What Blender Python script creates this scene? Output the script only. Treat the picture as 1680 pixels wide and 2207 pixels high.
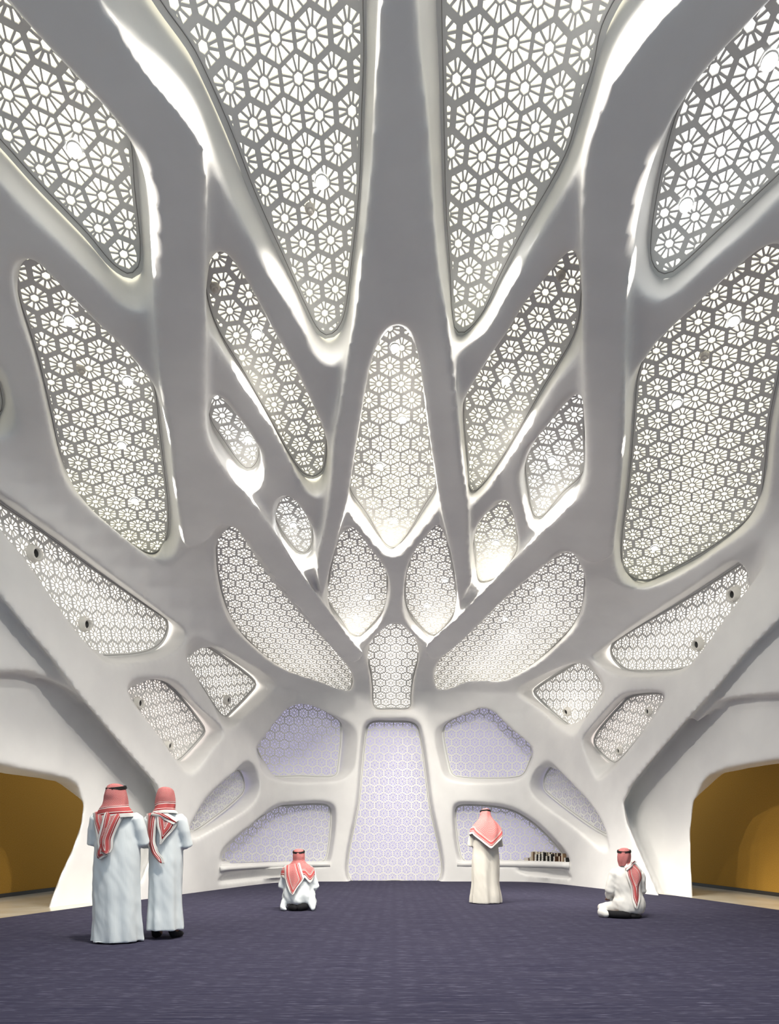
import bpy, bmesh, math, random
import numpy as np
from mathutils import Vector, Matrix, noise as mnoise
from mathutils.geometry import delaunay_2d_cdt, tessellate_polygon

for o in list(bpy.data.objects):
    bpy.data.objects.remove(o)
scene = bpy.context.scene
COL = scene.collection

# ------------------------------------------------------------------ camera
FPX, CX, HY, CAMH = 1350.0, 850.0, 1823.0, 1.07
W, H = 1680.0, 2207.0
cam_d = bpy.data.cameras.new('camera')
cam_d.sensor_fit = 'HORIZONTAL'
cam_d.sensor_width = 36.0
cam_d.lens = FPX / W * 36.0
cam_d.shift_x = -(CX - W / 2) / W
cam_d.shift_y = (HY - H / 2) / W
cam_d.clip_start = 0.05
cam = bpy.data.objects.new('camera', cam_d)
COL.objects.link(cam)
cam.location = (0, 0, CAMH)
cam.rotation_euler = (math.pi / 2, 0, 0)
scene.camera = cam

# ------------------------------------------------------------------ world and exposure
world = bpy.data.worlds.new('world')
scene.world = world
world.use_nodes = True
bg = world.node_tree.nodes['Background']
bg.inputs[0].default_value = (0.80, 0.92, 1.0, 1)
bg.inputs[1].default_value = 0.64
scene.view_settings.view_transform = 'Standard'
scene.view_settings.look = 'None'
scene.view_settings.exposure = 0.15
scene.view_settings.gamma = 1.0
scene.view_settings.use_curve_mapping = False

# ------------------------------------------------------------------ helpers
def lin(c):
    return tuple(((x / 255.0) / 12.92 if x / 255.0 <= 0.04045 else ((x / 255.0 + 0.055) / 1.055) ** 2.4) for x in c)

def mat(name, rgb, rough=0.6, spec=0.3, emit=None, strength=0.0, sheen=0.0):
    m = bpy.data.materials.new(name)
    m.use_nodes = True
    b = m.node_tree.nodes['Principled BSDF']
    b.inputs['Base Color'].default_value = (*rgb, 1)
    b.inputs['Roughness'].default_value = rough
    b.inputs['Specular IOR Level'].default_value = spec
    if sheen:
        b.inputs['Sheen Weight'].default_value = sheen
    if emit:
        b.inputs['Emission Color'].default_value = (*emit, 1)
        b.inputs['Emission Strength'].default_value = strength
    return m

def noise_mix(m, c1, c2, scale=(1, 1, 1), nscale=5.0, detail=4.0, bump=0.0, lo=0.35, hi=0.65, coord='Object'):
    nt = m.node_tree
    b = nt.nodes['Principled BSDF']
    tc = nt.nodes.new('ShaderNodeTexCoord')
    mp = nt.nodes.new('ShaderNodeMapping')
    mp.inputs['Scale'].default_value = scale
    nz = nt.nodes.new('ShaderNodeTexNoise')
    nz.inputs['Scale'].default_value = nscale
    nz.inputs['Detail'].default_value = detail
    rp = nt.nodes.new('ShaderNodeValToRGB')
    rp.color_ramp.elements[0].position = lo
    rp.color_ramp.elements[1].position = hi
    rp.color_ramp.elements[0].color = (*c1, 1)
    rp.color_ramp.elements[1].color = (*c2, 1)
    nt.links.new(tc.outputs[coord], mp.inputs[0])
    nt.links.new(mp.outputs[0], nz.inputs['Vector'])
    nt.links.new(nz.outputs['Fac'], rp.inputs[0])
    nt.links.new(rp.outputs[0], b.inputs['Base Color'])
    if bump:
        bp = nt.nodes.new('ShaderNodeBump')
        bp.inputs['Strength'].default_value = bump
        bp.inputs['Distance'].default_value = 0.02
        nt.links.new(nz.outputs['Fac'], bp.inputs['Height'])
        nt.links.new(bp.outputs[0], b.inputs['Normal'])
    return m

def link_mesh(name, me, material=None, parent=None):
    o = bpy.data.objects.new(name, me)
    COL.objects.link(o)
    if material is not None and not me.materials:
        me.materials.append(material)
    if parent is not None:
        o.parent = parent
    return o

def bm_obj(name, bm, material=None, parent=None, smooth=False):
    me = bpy.data.meshes.new(name)
    bm.to_mesh(me)
    bm.free()
    if smooth:
        me.polygons.foreach_set('use_smooth', [True] * len(me.polygons))
    return link_mesh(name, me, material, parent)

def tag(o, label=None, cat=None, group=None, kind=None):
    if label: o['label'] = label
    if cat: o['category'] = cat
    if group: o['group'] = group
    if kind: o['kind'] = kind
    return o

def empty(name, loc, rz=0.0):
    o = bpy.data.objects.new(name, None)
    COL.objects.link(o)
    o.location = loc
    o.rotation_euler = (0, 0, rz)
    o.empty_display_size = 0.1
    return o

def evaluated_mesh(o):
    dg = bpy.context.evaluated_depsgraph_get()
    dg.update()
    ev = o.evaluated_get(dg)
    return bpy.data.meshes.new_from_object(ev)

def remesh_bm(bm, voxel, smooth_iter, factor=0.5):
    """union of closed shells in bm as one continuous smooth skin"""
    me = bpy.data.meshes.new('tmp')
    bm.to_mesh(me)
    bm.free()
    o = bpy.data.objects.new('tmp', me)
    COL.objects.link(o)
    r = o.modifiers.new('r', 'REMESH')
    r.mode = 'VOXEL'
    r.voxel_size = voxel
    r.adaptivity = 0
    if smooth_iter:
        s = o.modifiers.new('s', 'SMOOTH')
        s.factor = factor
        s.iterations = smooth_iter
    out = evaluated_mesh(o)
    bpy.data.objects.remove(o)
    bpy.data.meshes.remove(me)
    out.polygons.foreach_set('use_smooth', [True] * len(out.polygons))
    return out

# ------------------------------------------------------------------ the hall's vault: a convex room of planes, softly blended
DL, DR, DB, DC = 7.85, 8.75, 18.8, 7.9      # left wall, right wall, back wall, ceiling
EL, ER, EB, EC = 0.55, 0.55, 0.48, 0.50     # how far one layer step lies behind the last
PN = 26.0

def planes(X, Y, Z, k):
    ax = np.sqrt(X * X + 0.02 * Y * Y + 1e-9)
    return (np.maximum((-0.971 * X + 0.239 * Y) / (DL + EL * k), 0),
            np.maximum((0.971 * X + 0.239 * Y) / (DR + ER * k), 0),
            np.maximum(Y / (DB + EB * k), 0),
            np.maximum((Z + 0.12 * Y + 0.20 * ax) / (DC + EC * k), 0))

def inv_depth(u, v, k):
    h = planes(u, np.ones_like(u), v, k)
    return (h[0] ** PN + h[1] ** PN + h[2] ** PN + h[3] ** PN) ** (1 / PN)

def on_vault(px, py, k):
    """where the sight line through a point of the plan drawing meets vault layer k (world coordinates)"""
    px = np.asarray(px, float); py = np.asarray(py, float)
    u = (px - CX) / FPX
    v = (HY - py) / FPX
    Y = 1 / inv_depth(u, v, k)
    return np.stack([u * Y, Y, v * Y + CAMH], -1)

def reproject(P, k):
    """slide points (world) onto vault layer k"""
    u = P[:, 0] / P[:, 1]
    v = (P[:, 2] - CAMH) / P[:, 1]
    Y = 1 / inv_depth(u, v, k)
    return np.stack([u * Y, Y, v * Y + CAMH], -1)

def spline(pts, n=5):
    """closed centripetal Catmull-Rom"""
    P = np.array(pts, float)
    N = len(P)
    out = []
    for i in range(N):
        p0, p1, p2, p3 = P[i - 1], P[i], P[(i + 1) % N], P[(i + 2) % N]
        t0 = 0
        t1 = t0 + max(np.linalg.norm(p1 - p0), 1e-3) ** 0.5
        t2 = t1 + max(np.linalg.norm(p2 - p1), 1e-3) ** 0.5
        t3 = t2 + max(np.linalg.norm(p3 - p2), 1e-3) ** 0.5
        m = max(2, min(14, int(np.linalg.norm(p2 - p1) / 9) + 1))
        for j in range(m):
            t = t1 + (t2 - t1) * j / m
            A1 = (t1 - t) / (t1 - t0) * p0 + (t - t0) / (t1 - t0) * p1
            A2 = (t2 - t) / (t2 - t1) * p1 + (t - t1) / (t2 - t1) * p2
            A3 = (t3 - t) / (t3 - t2) * p2 + (t - t2) / (t3 - t2) * p3
            B1 = (t2 - t) / (t2 - t0) * A1 + (t - t0) / (t2 - t0) * A2
            B2 = (t3 - t) / (t3 - t1) * A2 + (t - t1) / (t3 - t1) * A3
            out.append((t2 - t) / (t2 - t1) * B1 + (t - t1) / (t2 - t1) * B2)
    return np.array(out)

def area2(P):
    x, y = P[:, 0], P[:, 1]
    return 0.5 * np.sum(x * np.roll(y, -1) - y * np.roll(x, -1))

def ccw(P):
    P = np.asarray(P, float)
    return P if area2(P) > 0 else P[::-1]

def inside(poly, pts):
    x = pts[:, 0][:, None]; y = pts[:, 1][:, None]
    a = np.asarray(poly); b = np.roll(a, 1, 0)
    dy = b[:, 1] - a[:, 1]
    dy = np.where(dy == 0, 1e-12, dy)
    c = ((a[:, 1] > y) != (b[:, 1] > y)) & (x < (b[:, 0] - a[:, 0]) * (y - a[:, 1]) / dy + a[:, 0])
    return (c.sum(1) % 2) == 1

def densify(P, step=30):
    out = []
    for i in range(len(P)):
        a, b = P[i], P[(i + 1) % len(P)]
        m = max(1, int(np.linalg.norm(b - a) / step))
        for j in range(m):
            out.append(a + (b - a) * j / m)
    return np.array(out)

def cap(bm, outer, holes, k, flip, grid=45):
    verts = []
    faces = []
    loops = [outer] + holes
    for L in loops:
        s = len(verts)
        verts += [Vector(p) for p in L]
        faces.append(list(range(s, s + len(L))))
    nloop = len(verts)
    mn = outer.min(0); mx = outer.max(0)
    gx, gy = np.meshgrid(np.arange(mn[0] + 7, mx[0], grid), np.arange(mn[1] + 7, mx[1], grid))
    g = np.stack([gx.ravel(), gy.ravel()], -1)
    keep = inside(outer, g)
    for hh in holes:
        keep &= ~inside(hh, g)
    verts += [Vector(p) for p in g[keep]]
    vo, eo, fo, ov, oe, of = delaunay_2d_cdt(verts, [], faces, 0, 1e-4, True)
    P2 = np.array([[p.x, p.y] for p in vo])
    P3 = on_vault(P2[:, 0], P2[:, 1], k)
    bv = [None] * len(vo)
    back = {}
    for i, src in enumerate(ov):
        for s in src:
            back[s] = i
    def V(i):
        if bv[i] is None:
            bv[i] = bm.verts.new(P3[i])
        return bv[i]
    for f, src in zip(fo, of):
        if 0 in src and len(src) == 1:
            idx = [V(i) for i in f]
            if flip: idx.reverse()
            try: bm.faces.new(idx)
            except ValueError: pass
    return [[V(back[i]) for i in fl] for fl in faces]

def stitch(bm, A, B):
    """skin between two closed vertex loops"""
    pa = [v.co.copy() for v in A]; pb = [v.co.copy() for v in B]
    best = min(((pa[0] - q).length, j) for j, q in enumerate(pb))[1]
    i = j = 0
    n, m = len(A), len(B)
    while i < n or j < m:
        a, b = A[i % n], B[(best + j) % m]
        if j >= m: step = 0
        elif i >= n: step = 1
        else:
            an, bn = A[(i + 1) % n], B[(best + j + 1) % m]
            fi, fj = (i + 1) / n, (j + 1) / m
            da = (an.co - b.co).length; db = (a.co - bn.co).length
            if fi - fj > 0.12: step = 1
            elif fj - fi > 0.12: step = 0
            else: step = 0 if da < db else 1
        try:
            if step == 0:
                bm.faces.new((a, A[(i + 1) % n], b)); i += 1
            else:
                bm.faces.new((a, B[(best + j + 1) % m], b)); j += 1
        except ValueError:
            if step == 0: i += 1
            else: j += 1

def slab(bm, outF, outP, k0, k1, holes=()):
    oF, oP = ccw(densify(np.array(outF, float))), ccw(densify(np.array(outP, float)))
    hF = [ccw(h[0]) for h in holes]
    hP = [ccw(h[1]) for h in holes]
    LF = cap(bm, oF, hF, k0, False)
    LP = cap(bm, oP, hP, k1, True)
    for a, b in zip(LF, LP):
        stitch(bm, a, b)

# openings: name, front edge, edge at the screen panel, screen settings
OPEN = []
def opening(name, F, P, **kw):
    OPEN.append(dict(name=name, F=F, P=P, **kw))

opening('top_left',
 [(-150,260),(0,395),(50,450),(150,545),(220,615),(265,660),(300,673),(320,660),(327,620),(325,450),(315,380),(300,330),(270,280),(200,200),(65,55),(10,0),(-120,-140),(-300,-150),(-330,80)],
 [(-130,170),(0,300),(80,390),(190,505),(240,565),(262,583),(280,590),(298,575),(303,540),(290,400),(283,310),(270,265),(210,192),(75,45),(15,-15),(-110,-150),(-280,-155),(-300,20)],
 rot=62, glow='cream', text='screen panel in the outer bay above the bent left rib')
opening('left_bay',
 [(25,590),(30,570),(50,556),(80,563),(115,600),(215,702),(280,765),(325,822),(347,852),(356,890),(366,960),(376,1060),(386,1130),(386,1170),(375,1198),(352,1209),(325,1200),(250,1143),(150,1050),(122,975),(100,880),(75,775),(45,690),(30,640)],
 [(33,590),(36,565),(52,548),(84,555),(122,590),(222,694),(288,757),(322,805),(334,840),(345,935),(355,1020),(363,1100),(361,1150),(350,1180),(325,1193),(245,1146),(152,1056),(128,975),(108,880),(83,775),(60,700),(42,645)],
 rot=80, glow='cream', text='screen panel in the left bay above the sloping beam')
opening('spine_left',
 [(220,0),(265,60),(300,120),(350,180),(400,240),(430,285),(448,325),(500,440),(550,530),(600,615),(650,695),(680,760),(705,783),(735,775),(755,735),(762,690),(775,580),(790,450),(800,330),(806,200),(812,100),(818,0),(824,-150),(824,-400),(770,-480),(200,-450),(130,-200)],
 [(345,0),(415,100),(450,170),(500,285),(550,415),(610,550),(660,660),(685,708),(703,722),(722,715),(740,685),(760,550),(775,400),(780,250),(785,100),(783,0),(786,-150),(786,-380),(740,-430),(260,-400),(270,-130)],
 rot=0, glow='cream', text='long screen panel left of the central rib')
opening('spine_right',
 [(902,0),(910,125),(925,250),(935,425),(950,595),(962,660),(972,720),(978,748),(990,756),(1008,740),(1040,720),(1075,665),(1120,585),(1165,500),(1200,440),(1230,390),(1252,345),(1262,310),(1290,235),(1320,170),(1365,100),(1415,35),(1455,0),(1600,-200),(1580,-430),(960,-480),(898,-400),(898,-150)],
 [(952,0),(954,100),(957,250),(962,450),(970,575),(975,670),(982,710),(995,718),(1010,710),(1040,675),(1080,590),(1140,475),(1190,390),(1225,320),(1255,220),(1280,140),(1295,65),(1325,0),(1420,-150),(1430,-380),(1000,-420),(955,-380),(951,-150)],
 rot=0, glow='cream', text='long screen panel right of the central rib')
opening('top_right',
 [(1660,0),(1555,110),(1500,175),(1455,245),(1415,325),(1385,425),(1370,500),(1365,575),(1375,620),(1400,642),(1430,645),(1465,625),(1540,555),(1605,500),(1680,425),(1850,270),(1980,120),(1970,-150),(1830,-180)],
 [(1652,-5),(1545,105),(1490,170),(1457,250),(1440,310),(1420,400),(1405,500),(1405,560),(1420,585),(1440,590),(1470,570),(1540,505),(1680,375),(1830,235),(1940,90),(1940,-150),(1820,-175)],
 rot=-62, glow='white', text='screen panel in the outer bay beyond the bent right rib')
opening('right_bay',
 [(1680,523),(1640,535),(1570,595),(1490,668),(1440,715),(1410,745),(1390,775),(1365,810),(1352,860),(1350,940),(1337,1080),(1325,1170),(1328,1225),(1345,1258),(1370,1267),(1405,1266),(1465,1240),(1540,1192),(1615,1140),(1650,1095),(1660,1050),(1670,950),(1690,820),(1715,660),(1710,560)],
 [(1690,515),(1640,527),(1563,587),(1482,660),(1430,710),(1398,750),(1377,805),(1370,865),(1365,940),(1355,1050),(1342,1150),(1340,1200),(1345,1225),(1365,1245),(1400,1250),(1440,1232),(1540,1175),(1615,1115),(1640,1070),(1650,1000),(1660,900),(1680,800),(1705,640),(1712,550)],
 rot=-84, glow='cream', text='screen panel in the right bay above the sloping beam')
opening('centre_leaf',
 [(818,725),(840,703),(865,699),(885,709),(897,735),(908,800),(920,900),(935,1000),(946,1075),(935,1105),(900,1150),(868,1188),(848,1199),(828,1190),(780,1135),(748,1085),(752,1050),(765,980),(780,890),(795,800),(808,750)],
 [(814,715),(840,694),(865,690),(888,700),(903,728),(914,795),(925,895),(937,985),(943,1040),(915,1090),(872,1160),(850,1181),(832,1172),(790,1105),(754,1050),(758,1000),(773,895),(788,800),(802,745)],
 rot=0, glow='cream', text='leaf shaped screen panel under the fork of the central rib')
opening('left_blade',
 [(445,565),(450,550),(467,541),(490,547),(515,575),(590,715),(625,775),(665,855),(695,920),(705,950),(711,990),(708,1040),(700,1060),(685,1072),(665,1060),(640,1020),(600,940),(550,865),(480,760),(455,725),(447,700),(444,640),(443,590)],
 [(442,590),(446,548),(467,534),(494,540),(522,568),(597,706),(634,770),(672,850),(700,915),(703,980),(694,1015),(674,1027),(655,1020),(625,980),(575,890),(525,800),(472,712),(452,660)],
 rot=30, glow='cream', text='long narrow screen panel between the left rib and its branch')
opening('right_blade',
 [(1252,540),(1235,537),(1215,550),(1165,615),(1120,670),(1095,715),(1040,795),(1005,855),(990,890),(1000,1000),(1008,1060),(1015,1085),(1030,1075),(1060,1040),(1120,950),(1190,835),(1255,745),(1255,640)],
 [(1255,545),(1237,529),(1210,540),(1158,608),(1112,665),(1088,708),(1033,788),(1004,840),(1000,890),(1007,980),(1012,1050),(1020,1060),(1040,1045),(1090,975),(1165,845),(1240,715),(1252,650)],
 rot=-30, glow='cream', text='long narrow screen panel between the right rib and its branch')
opening('left_slit',
 [(447,865),(453,850),(465,847),(480,860),(525,915),(555,960),(567,985),(568,1025),(560,1050),(545,1060),(530,1057),(513,1040),(470,985),(452,950),(445,915)],
 [(450,880),(452,852),(465,841),(485,853),(530,908),(556,950),(557,985),(548,1003),(535,1010),(520,1000),(480,945),(455,905)],
 rot=30, glow='white', text='small slanted screen panel beside the left rib')
opening('left_oval',
 [(587,1100),(592,1080),(605,1070),(625,1070),(645,1090),(670,1130),(681,1160),(680,1200),(675,1220),(655,1227),(638,1220),(610,1180),(592,1140)],
 [(590,1098),(594,1077),(606,1064),(627,1064),(650,1087),(671,1127),(674,1160),(668,1182),(655,1192),(643,1188),(615,1155),(595,1120)],
 rot=30, glow='white', text='smallest oval screen panel below the slanted one')
opening('right_kite',
 [(1257,850),(1240,850),(1215,870),(1180,920),(1140,970),(1128,1000),(1120,1035),(1135,1100),(1142,1130),(1153,1142),(1172,1138),(1215,1100),(1258,1050),(1262,950)],
 [(1258,843),(1238,843),(1210,863),(1174,915),(1142,965),(1133,1000),(1138,1050),(1147,1100),(1155,1114),(1170,1112),(1210,1065),(1258,1015),(1260,930)],
 rot=-30, glow='white', text='kite shaped screen panel beside the right rib')
opening('right_small',
 [(1025,1140),(1065,1085),(1080,1077),(1095,1080),(1103,1100),(1117,1160),(1118,1192),(1080,1240),(1050,1262),(1030,1265),(1022,1255),(1015,1200),(1017,1160)],
 [(1022,1148),(1061,1080),(1079,1070),(1097,1074),(1107,1095),(1116,1150),(1115,1185),(1080,1235),(1060,1250),(1035,1252),(1028,1235),(1025,1190)],
 rot=-30, glow='cream', text='small upright screen panel below the right narrow one')
opening('petal_left',
 [(728,1160),(735,1138),(750,1132),(770,1145),(800,1185),(830,1225),(840,1255),(838,1300),(820,1340),(790,1375),(768,1388),(750,1382),(715,1330),(697,1290),(705,1250),(715,1210)],
 [(730,1152),(737,1133),(752,1127),(772,1139),(803,1179),(832,1221),(836,1260),(832,1305),(800,1348),(777,1370),(760,1368),(735,1335),(703,1285),(709,1250),(718,1200)],
 rot=0, glow='rose', text='petal shaped screen panel left of the apse axis')
opening('petal_right',
 [(945,1130),(930,1140),(890,1195),(875,1230),(870,1275),(870,1320),(880,1345),(915,1380),(930,1385),(960,1365),(985,1325),(990,1300),(982,1240),(965,1160),(957,1135)],
 [(945,1126),(927,1136),(888,1190),(876,1230),(873,1280),(878,1310),(895,1335),(920,1362),(935,1369),(955,1355),(985,1310),(986,1285),(979,1232),(963,1152),(957,1131)],
 rot=0, glow='rose', text='petal shaped screen panel right of the apse axis')
opening('wing_left',
 [(461,1180),(463,1150),(475,1135),(492,1131),(510,1140),(575,1238),(650,1325),(725,1408),(752,1440),(763,1465),(757,1487),(735,1485),(680,1465),(625,1448),(590,1430),(540,1390),(497,1345),(476,1290),(464,1230)],
 [(466,1180),(468,1150),(478,1129),(495,1124),(514,1132),(580,1231),(655,1318),(730,1401),(755,1434),(761,1463),(753,1488),(735,1490),(680,1470),(625,1453),(592,1433),(545,1390),(504,1345),(482,1290),(469,1230)],
 rot=15, glow='rose', text='large wing shaped screen panel left of the apse niche')
opening('wing_right',
 [(1215,1190),(1240,1195),(1258,1220),(1264,1250),(1260,1310),(1245,1345),(1220,1375),(1165,1425),(1105,1460),(1085,1466),(1015,1466),(965,1484),(942,1482),(935,1445),(955,1415),(1040,1340),(1090,1290),(1180,1215)],
 [(1215,1183),(1242,1188),(1261,1217),(1262,1250),(1257,1307),(1241,1341),(1216,1371),(1161,1423),(1105,1464),(1060,1473),(1012,1473),(962,1490),(938,1484),(933,1445),(951,1411),(1036,1335),(1086,1284),(1178,1207)],
 rot=-15, glow='rose', text='large wing shaped screen panel right of the apse niche')
opening('niche',
 [(848,1344),(870,1348),(895,1372),(912,1395),(905,1420),(895,1450),(890,1500),(888,1528),(845,1531),(805,1528),(800,1480),(795,1440),(785,1405),(800,1380),(825,1355)],
 [(848,1339),(871,1344),(897,1370),(910,1397),(902,1422),(892,1455),(886,1500),(884,1524),(845,1527),(808,1524),(803,1480),(798,1440),(788,1405),(800,1376),(823,1350)],
 rot=0, glow='rose', text='bent screen panel of the niche over the prayer wall')
opening('mihrab',
 [(780,1580),(785,1560),(800,1550),(845,1548),(890,1550),(905,1560),(912,1580),(932,1720),(950,1902),(850,1902),(752,1902),(768,1720)],
 [(790,1580),(795,1562),(805,1556),(845,1555),(885,1557),(898,1564),(904,1580),(923,1720),(945,1897),(850,1897),(757,1897),(776,1720)],
 rot=0, glow='mihrab', text='tall tapering screen panel on the axis of the prayer wall')
opening('wall_upper_left',
 [(552,1612),(575,1580),(620,1527),(645,1518),(670,1521),(725,1545),(755,1558),(770,1575),(770,1620),(762,1660),(740,1680),(700,1685),(600,1683),(572,1672),(558,1640)],
 [(554,1605),(577,1573),(622,1521),(645,1512),(672,1515),(715,1540),(733,1555),(735,1585),(730,1640),(725,1668),(715,1673),(650,1672),(585,1670),(575,1655),(559,1625)],
 rot=0, glow='violet', text='upper screen panel on the prayer wall left of the axis')
opening('wall_upper_right',
 [(937,1580),(945,1565),(1015,1535),(1040,1527),(1060,1532),(1100,1570),(1150,1615),(1147,1640),(1130,1672),(1110,1682),(990,1685),(960,1675),(947,1640)],
 [(957,1575),(962,1560),(1017,1530),(1041,1522),(1063,1527),(1106,1567),(1152,1612),(1142,1640),(1128,1668),(1115,1674),(990,1674),(976,1668),(967,1640)],
 rot=0, glow='violet', text='upper screen panel on the prayer wall right of the axis')
opening('wall_lower_left',
 [(473,1850),(480,1830),(550,1770),(595,1735),(620,1730),(712,1730),(723,1740),(713,1855),(708,1863),(600,1867),(490,1870),(474,1862)],
 [(478,1842),(485,1827),(552,1768),(597,1739),(622,1736),(706,1736),(712,1745),(703,1848),(698,1855),(600,1859),(490,1862),(478,1856)],
 rot=0, glow='violet', text='lower screen panel above the left shelf of the prayer wall')
opening('wall_lower_right',
 [(977,1738),(985,1730),(1040,1730),(1105,1740),(1150,1765),(1190,1800),(1226,1845),(1230,1862),(1210,1868),(1100,1866),(1000,1862),(988,1852)],
 [(984,1743),(990,1737),(1040,1736),(1102,1746),(1146,1771),(1184,1805),(1218,1846),(1222,1856),(1205,1861),(1100,1860),(1003,1855),(995,1846)],
 rot=0, glow='violet', text='lower screen panel above the book shelf of the prayer wall')
opening('corner_left',
 [(405,1795),(420,1760),(448,1715),(510,1660),(532,1640),(550,1650),(560,1680),(558,1712),(540,1738),(480,1775),(412,1808)],
 [(406,1790),(420,1755),(446,1710),(503,1659),(515,1661),(526,1685),(525,1705),(510,1722),(470,1755),(412,1793)],
 rot=0, glow='lilac', text='small corner screen panel left of the prayer wall')
opening('corner_right',
 [(1143,1685),(1155,1660),(1180,1640),(1200,1655),(1275,1735),(1300,1775),(1313,1820),(1313,1835),(1300,1833),(1240,1785),(1160,1725),(1145,1705)],
 [(1173,1685),(1180,1665),(1195,1652),(1275,1730),(1302,1765),(1311,1797),(1290,1788),(1190,1715),(1175,1700)],
 rot=0, glow='lilac', text='small corner screen panel right of the prayer wall')
opening('facet_left_long',
 [(-70,1010),(0,1060),(125,1150),(250,1245),(360,1328),(398,1358),(404,1372),(392,1392),(360,1415),(300,1428),(232,1432),(215,1418),(150,1342),(50,1200),(0,1140),(-70,1075)],
 [(-66,1040),(0,1085),(75,1135),(200,1225),(325,1312),(357,1335),(361,1350),(350,1380),(320,1402),(225,1412),(205,1408),(145,1345),(45,1205),(-5,1142),(-66,1080)],
 rot=-18, glow='rose', text='long screen panel under the left sloping beam')
opening('facet_left_upper',
 [(402,1400),(410,1378),(425,1372),(445,1380),(590,1465),(597,1478),(585,1495),(520,1552),(500,1572),(485,1570),(460,1520),(420,1455),(403,1425)],
 [(404,1398),(418,1382),(435,1387),(545,1465),(551,1475),(545,1485),(495,1537),(485,1545),(433,1475),(408,1442),(402,1420)],
 rot=-18, glow='rose', text='small screen panel in the crook of the left beam')
opening('facet_left_lower',
 [(275,1482),(283,1468),(300,1460),(345,1460),(385,1472),(425,1520),(482,1575),(480,1590),(465,1605),(425,1660),(408,1668),(392,1655),(350,1595),(277,1497)],
 [(275,1480),(280,1468),(300,1463),(345,1465),(435,1562),(441,1575),(435,1585),(385,1637),(375,1640),(345,1600),(276,1497)],
 rot=-18, glow='dusk', text='lowest screen panel in the fork of the left column')
opening('facet_right_long',
 [(1275,1415),(1290,1405),(1340,1365),(1490,1265),(1610,1180),(1640,1165),(1652,1180),(1645,1220),(1580,1310),(1490,1432),(1470,1450),(1390,1460),(1330,1455),(1290,1432)],
 [(1318,1400),(1325,1385),(1345,1370),(1490,1285),(1638,1192),(1654,1188),(1650,1222),(1585,1315),(1497,1430),(1475,1440),(1380,1446),(1350,1442),(1325,1420)],
 rot=18, glow='rose', text='long screen panel under the right sloping beam')
opening('facet_right_upper',
 [(1115,1487),(1120,1480),(1255,1420),(1265,1420),(1293,1455),(1305,1480),(1303,1495),(1255,1560),(1240,1585),(1230,1585),(1160,1525),(1118,1497)],
 [(1152,1490),(1160,1482),(1255,1424),(1263,1425),(1290,1460),(1300,1477),(1298,1495),(1246,1565),(1237,1567),(1160,1502)],
 rot=18, glow='rose', text='small screen panel in the crook of the right beam')
opening('facet_right_lower',
 [(1255,1595),(1260,1585),(1320,1515),(1345,1495),(1425,1490),(1435,1497),(1430,1515),(1320,1660),(1298,1680),(1285,1680),(1275,1660),(1262,1625)],
 [(1282,1600),(1285,1585),(1340,1520),(1360,1502),(1425,1495),(1433,1500),(1428,1518),(1328,1642),(1320,1641),(1290,1615)],
 rot=18, glow='dusk', text='lowest screen panel in the fork of the right column')
opening('edge_left',
 [(-60,745),(0,780),(15,810),(32,885),(35,910),(25,935),(0,945),(-70,935),(-130,880),(-130,810)],
 [(-60,760),(-12,800),(2,845),(5,870),(0,890),(-30,900),(-95,870),(-110,800)],
 rot=80, glow='cream', text='screen panel half hidden behind the outermost left rib')

for o in OPEN:
    o['Fs'] = ccw(spline(o['F']))
    o['Ps'] = ccw(spline(o['P']))

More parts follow.
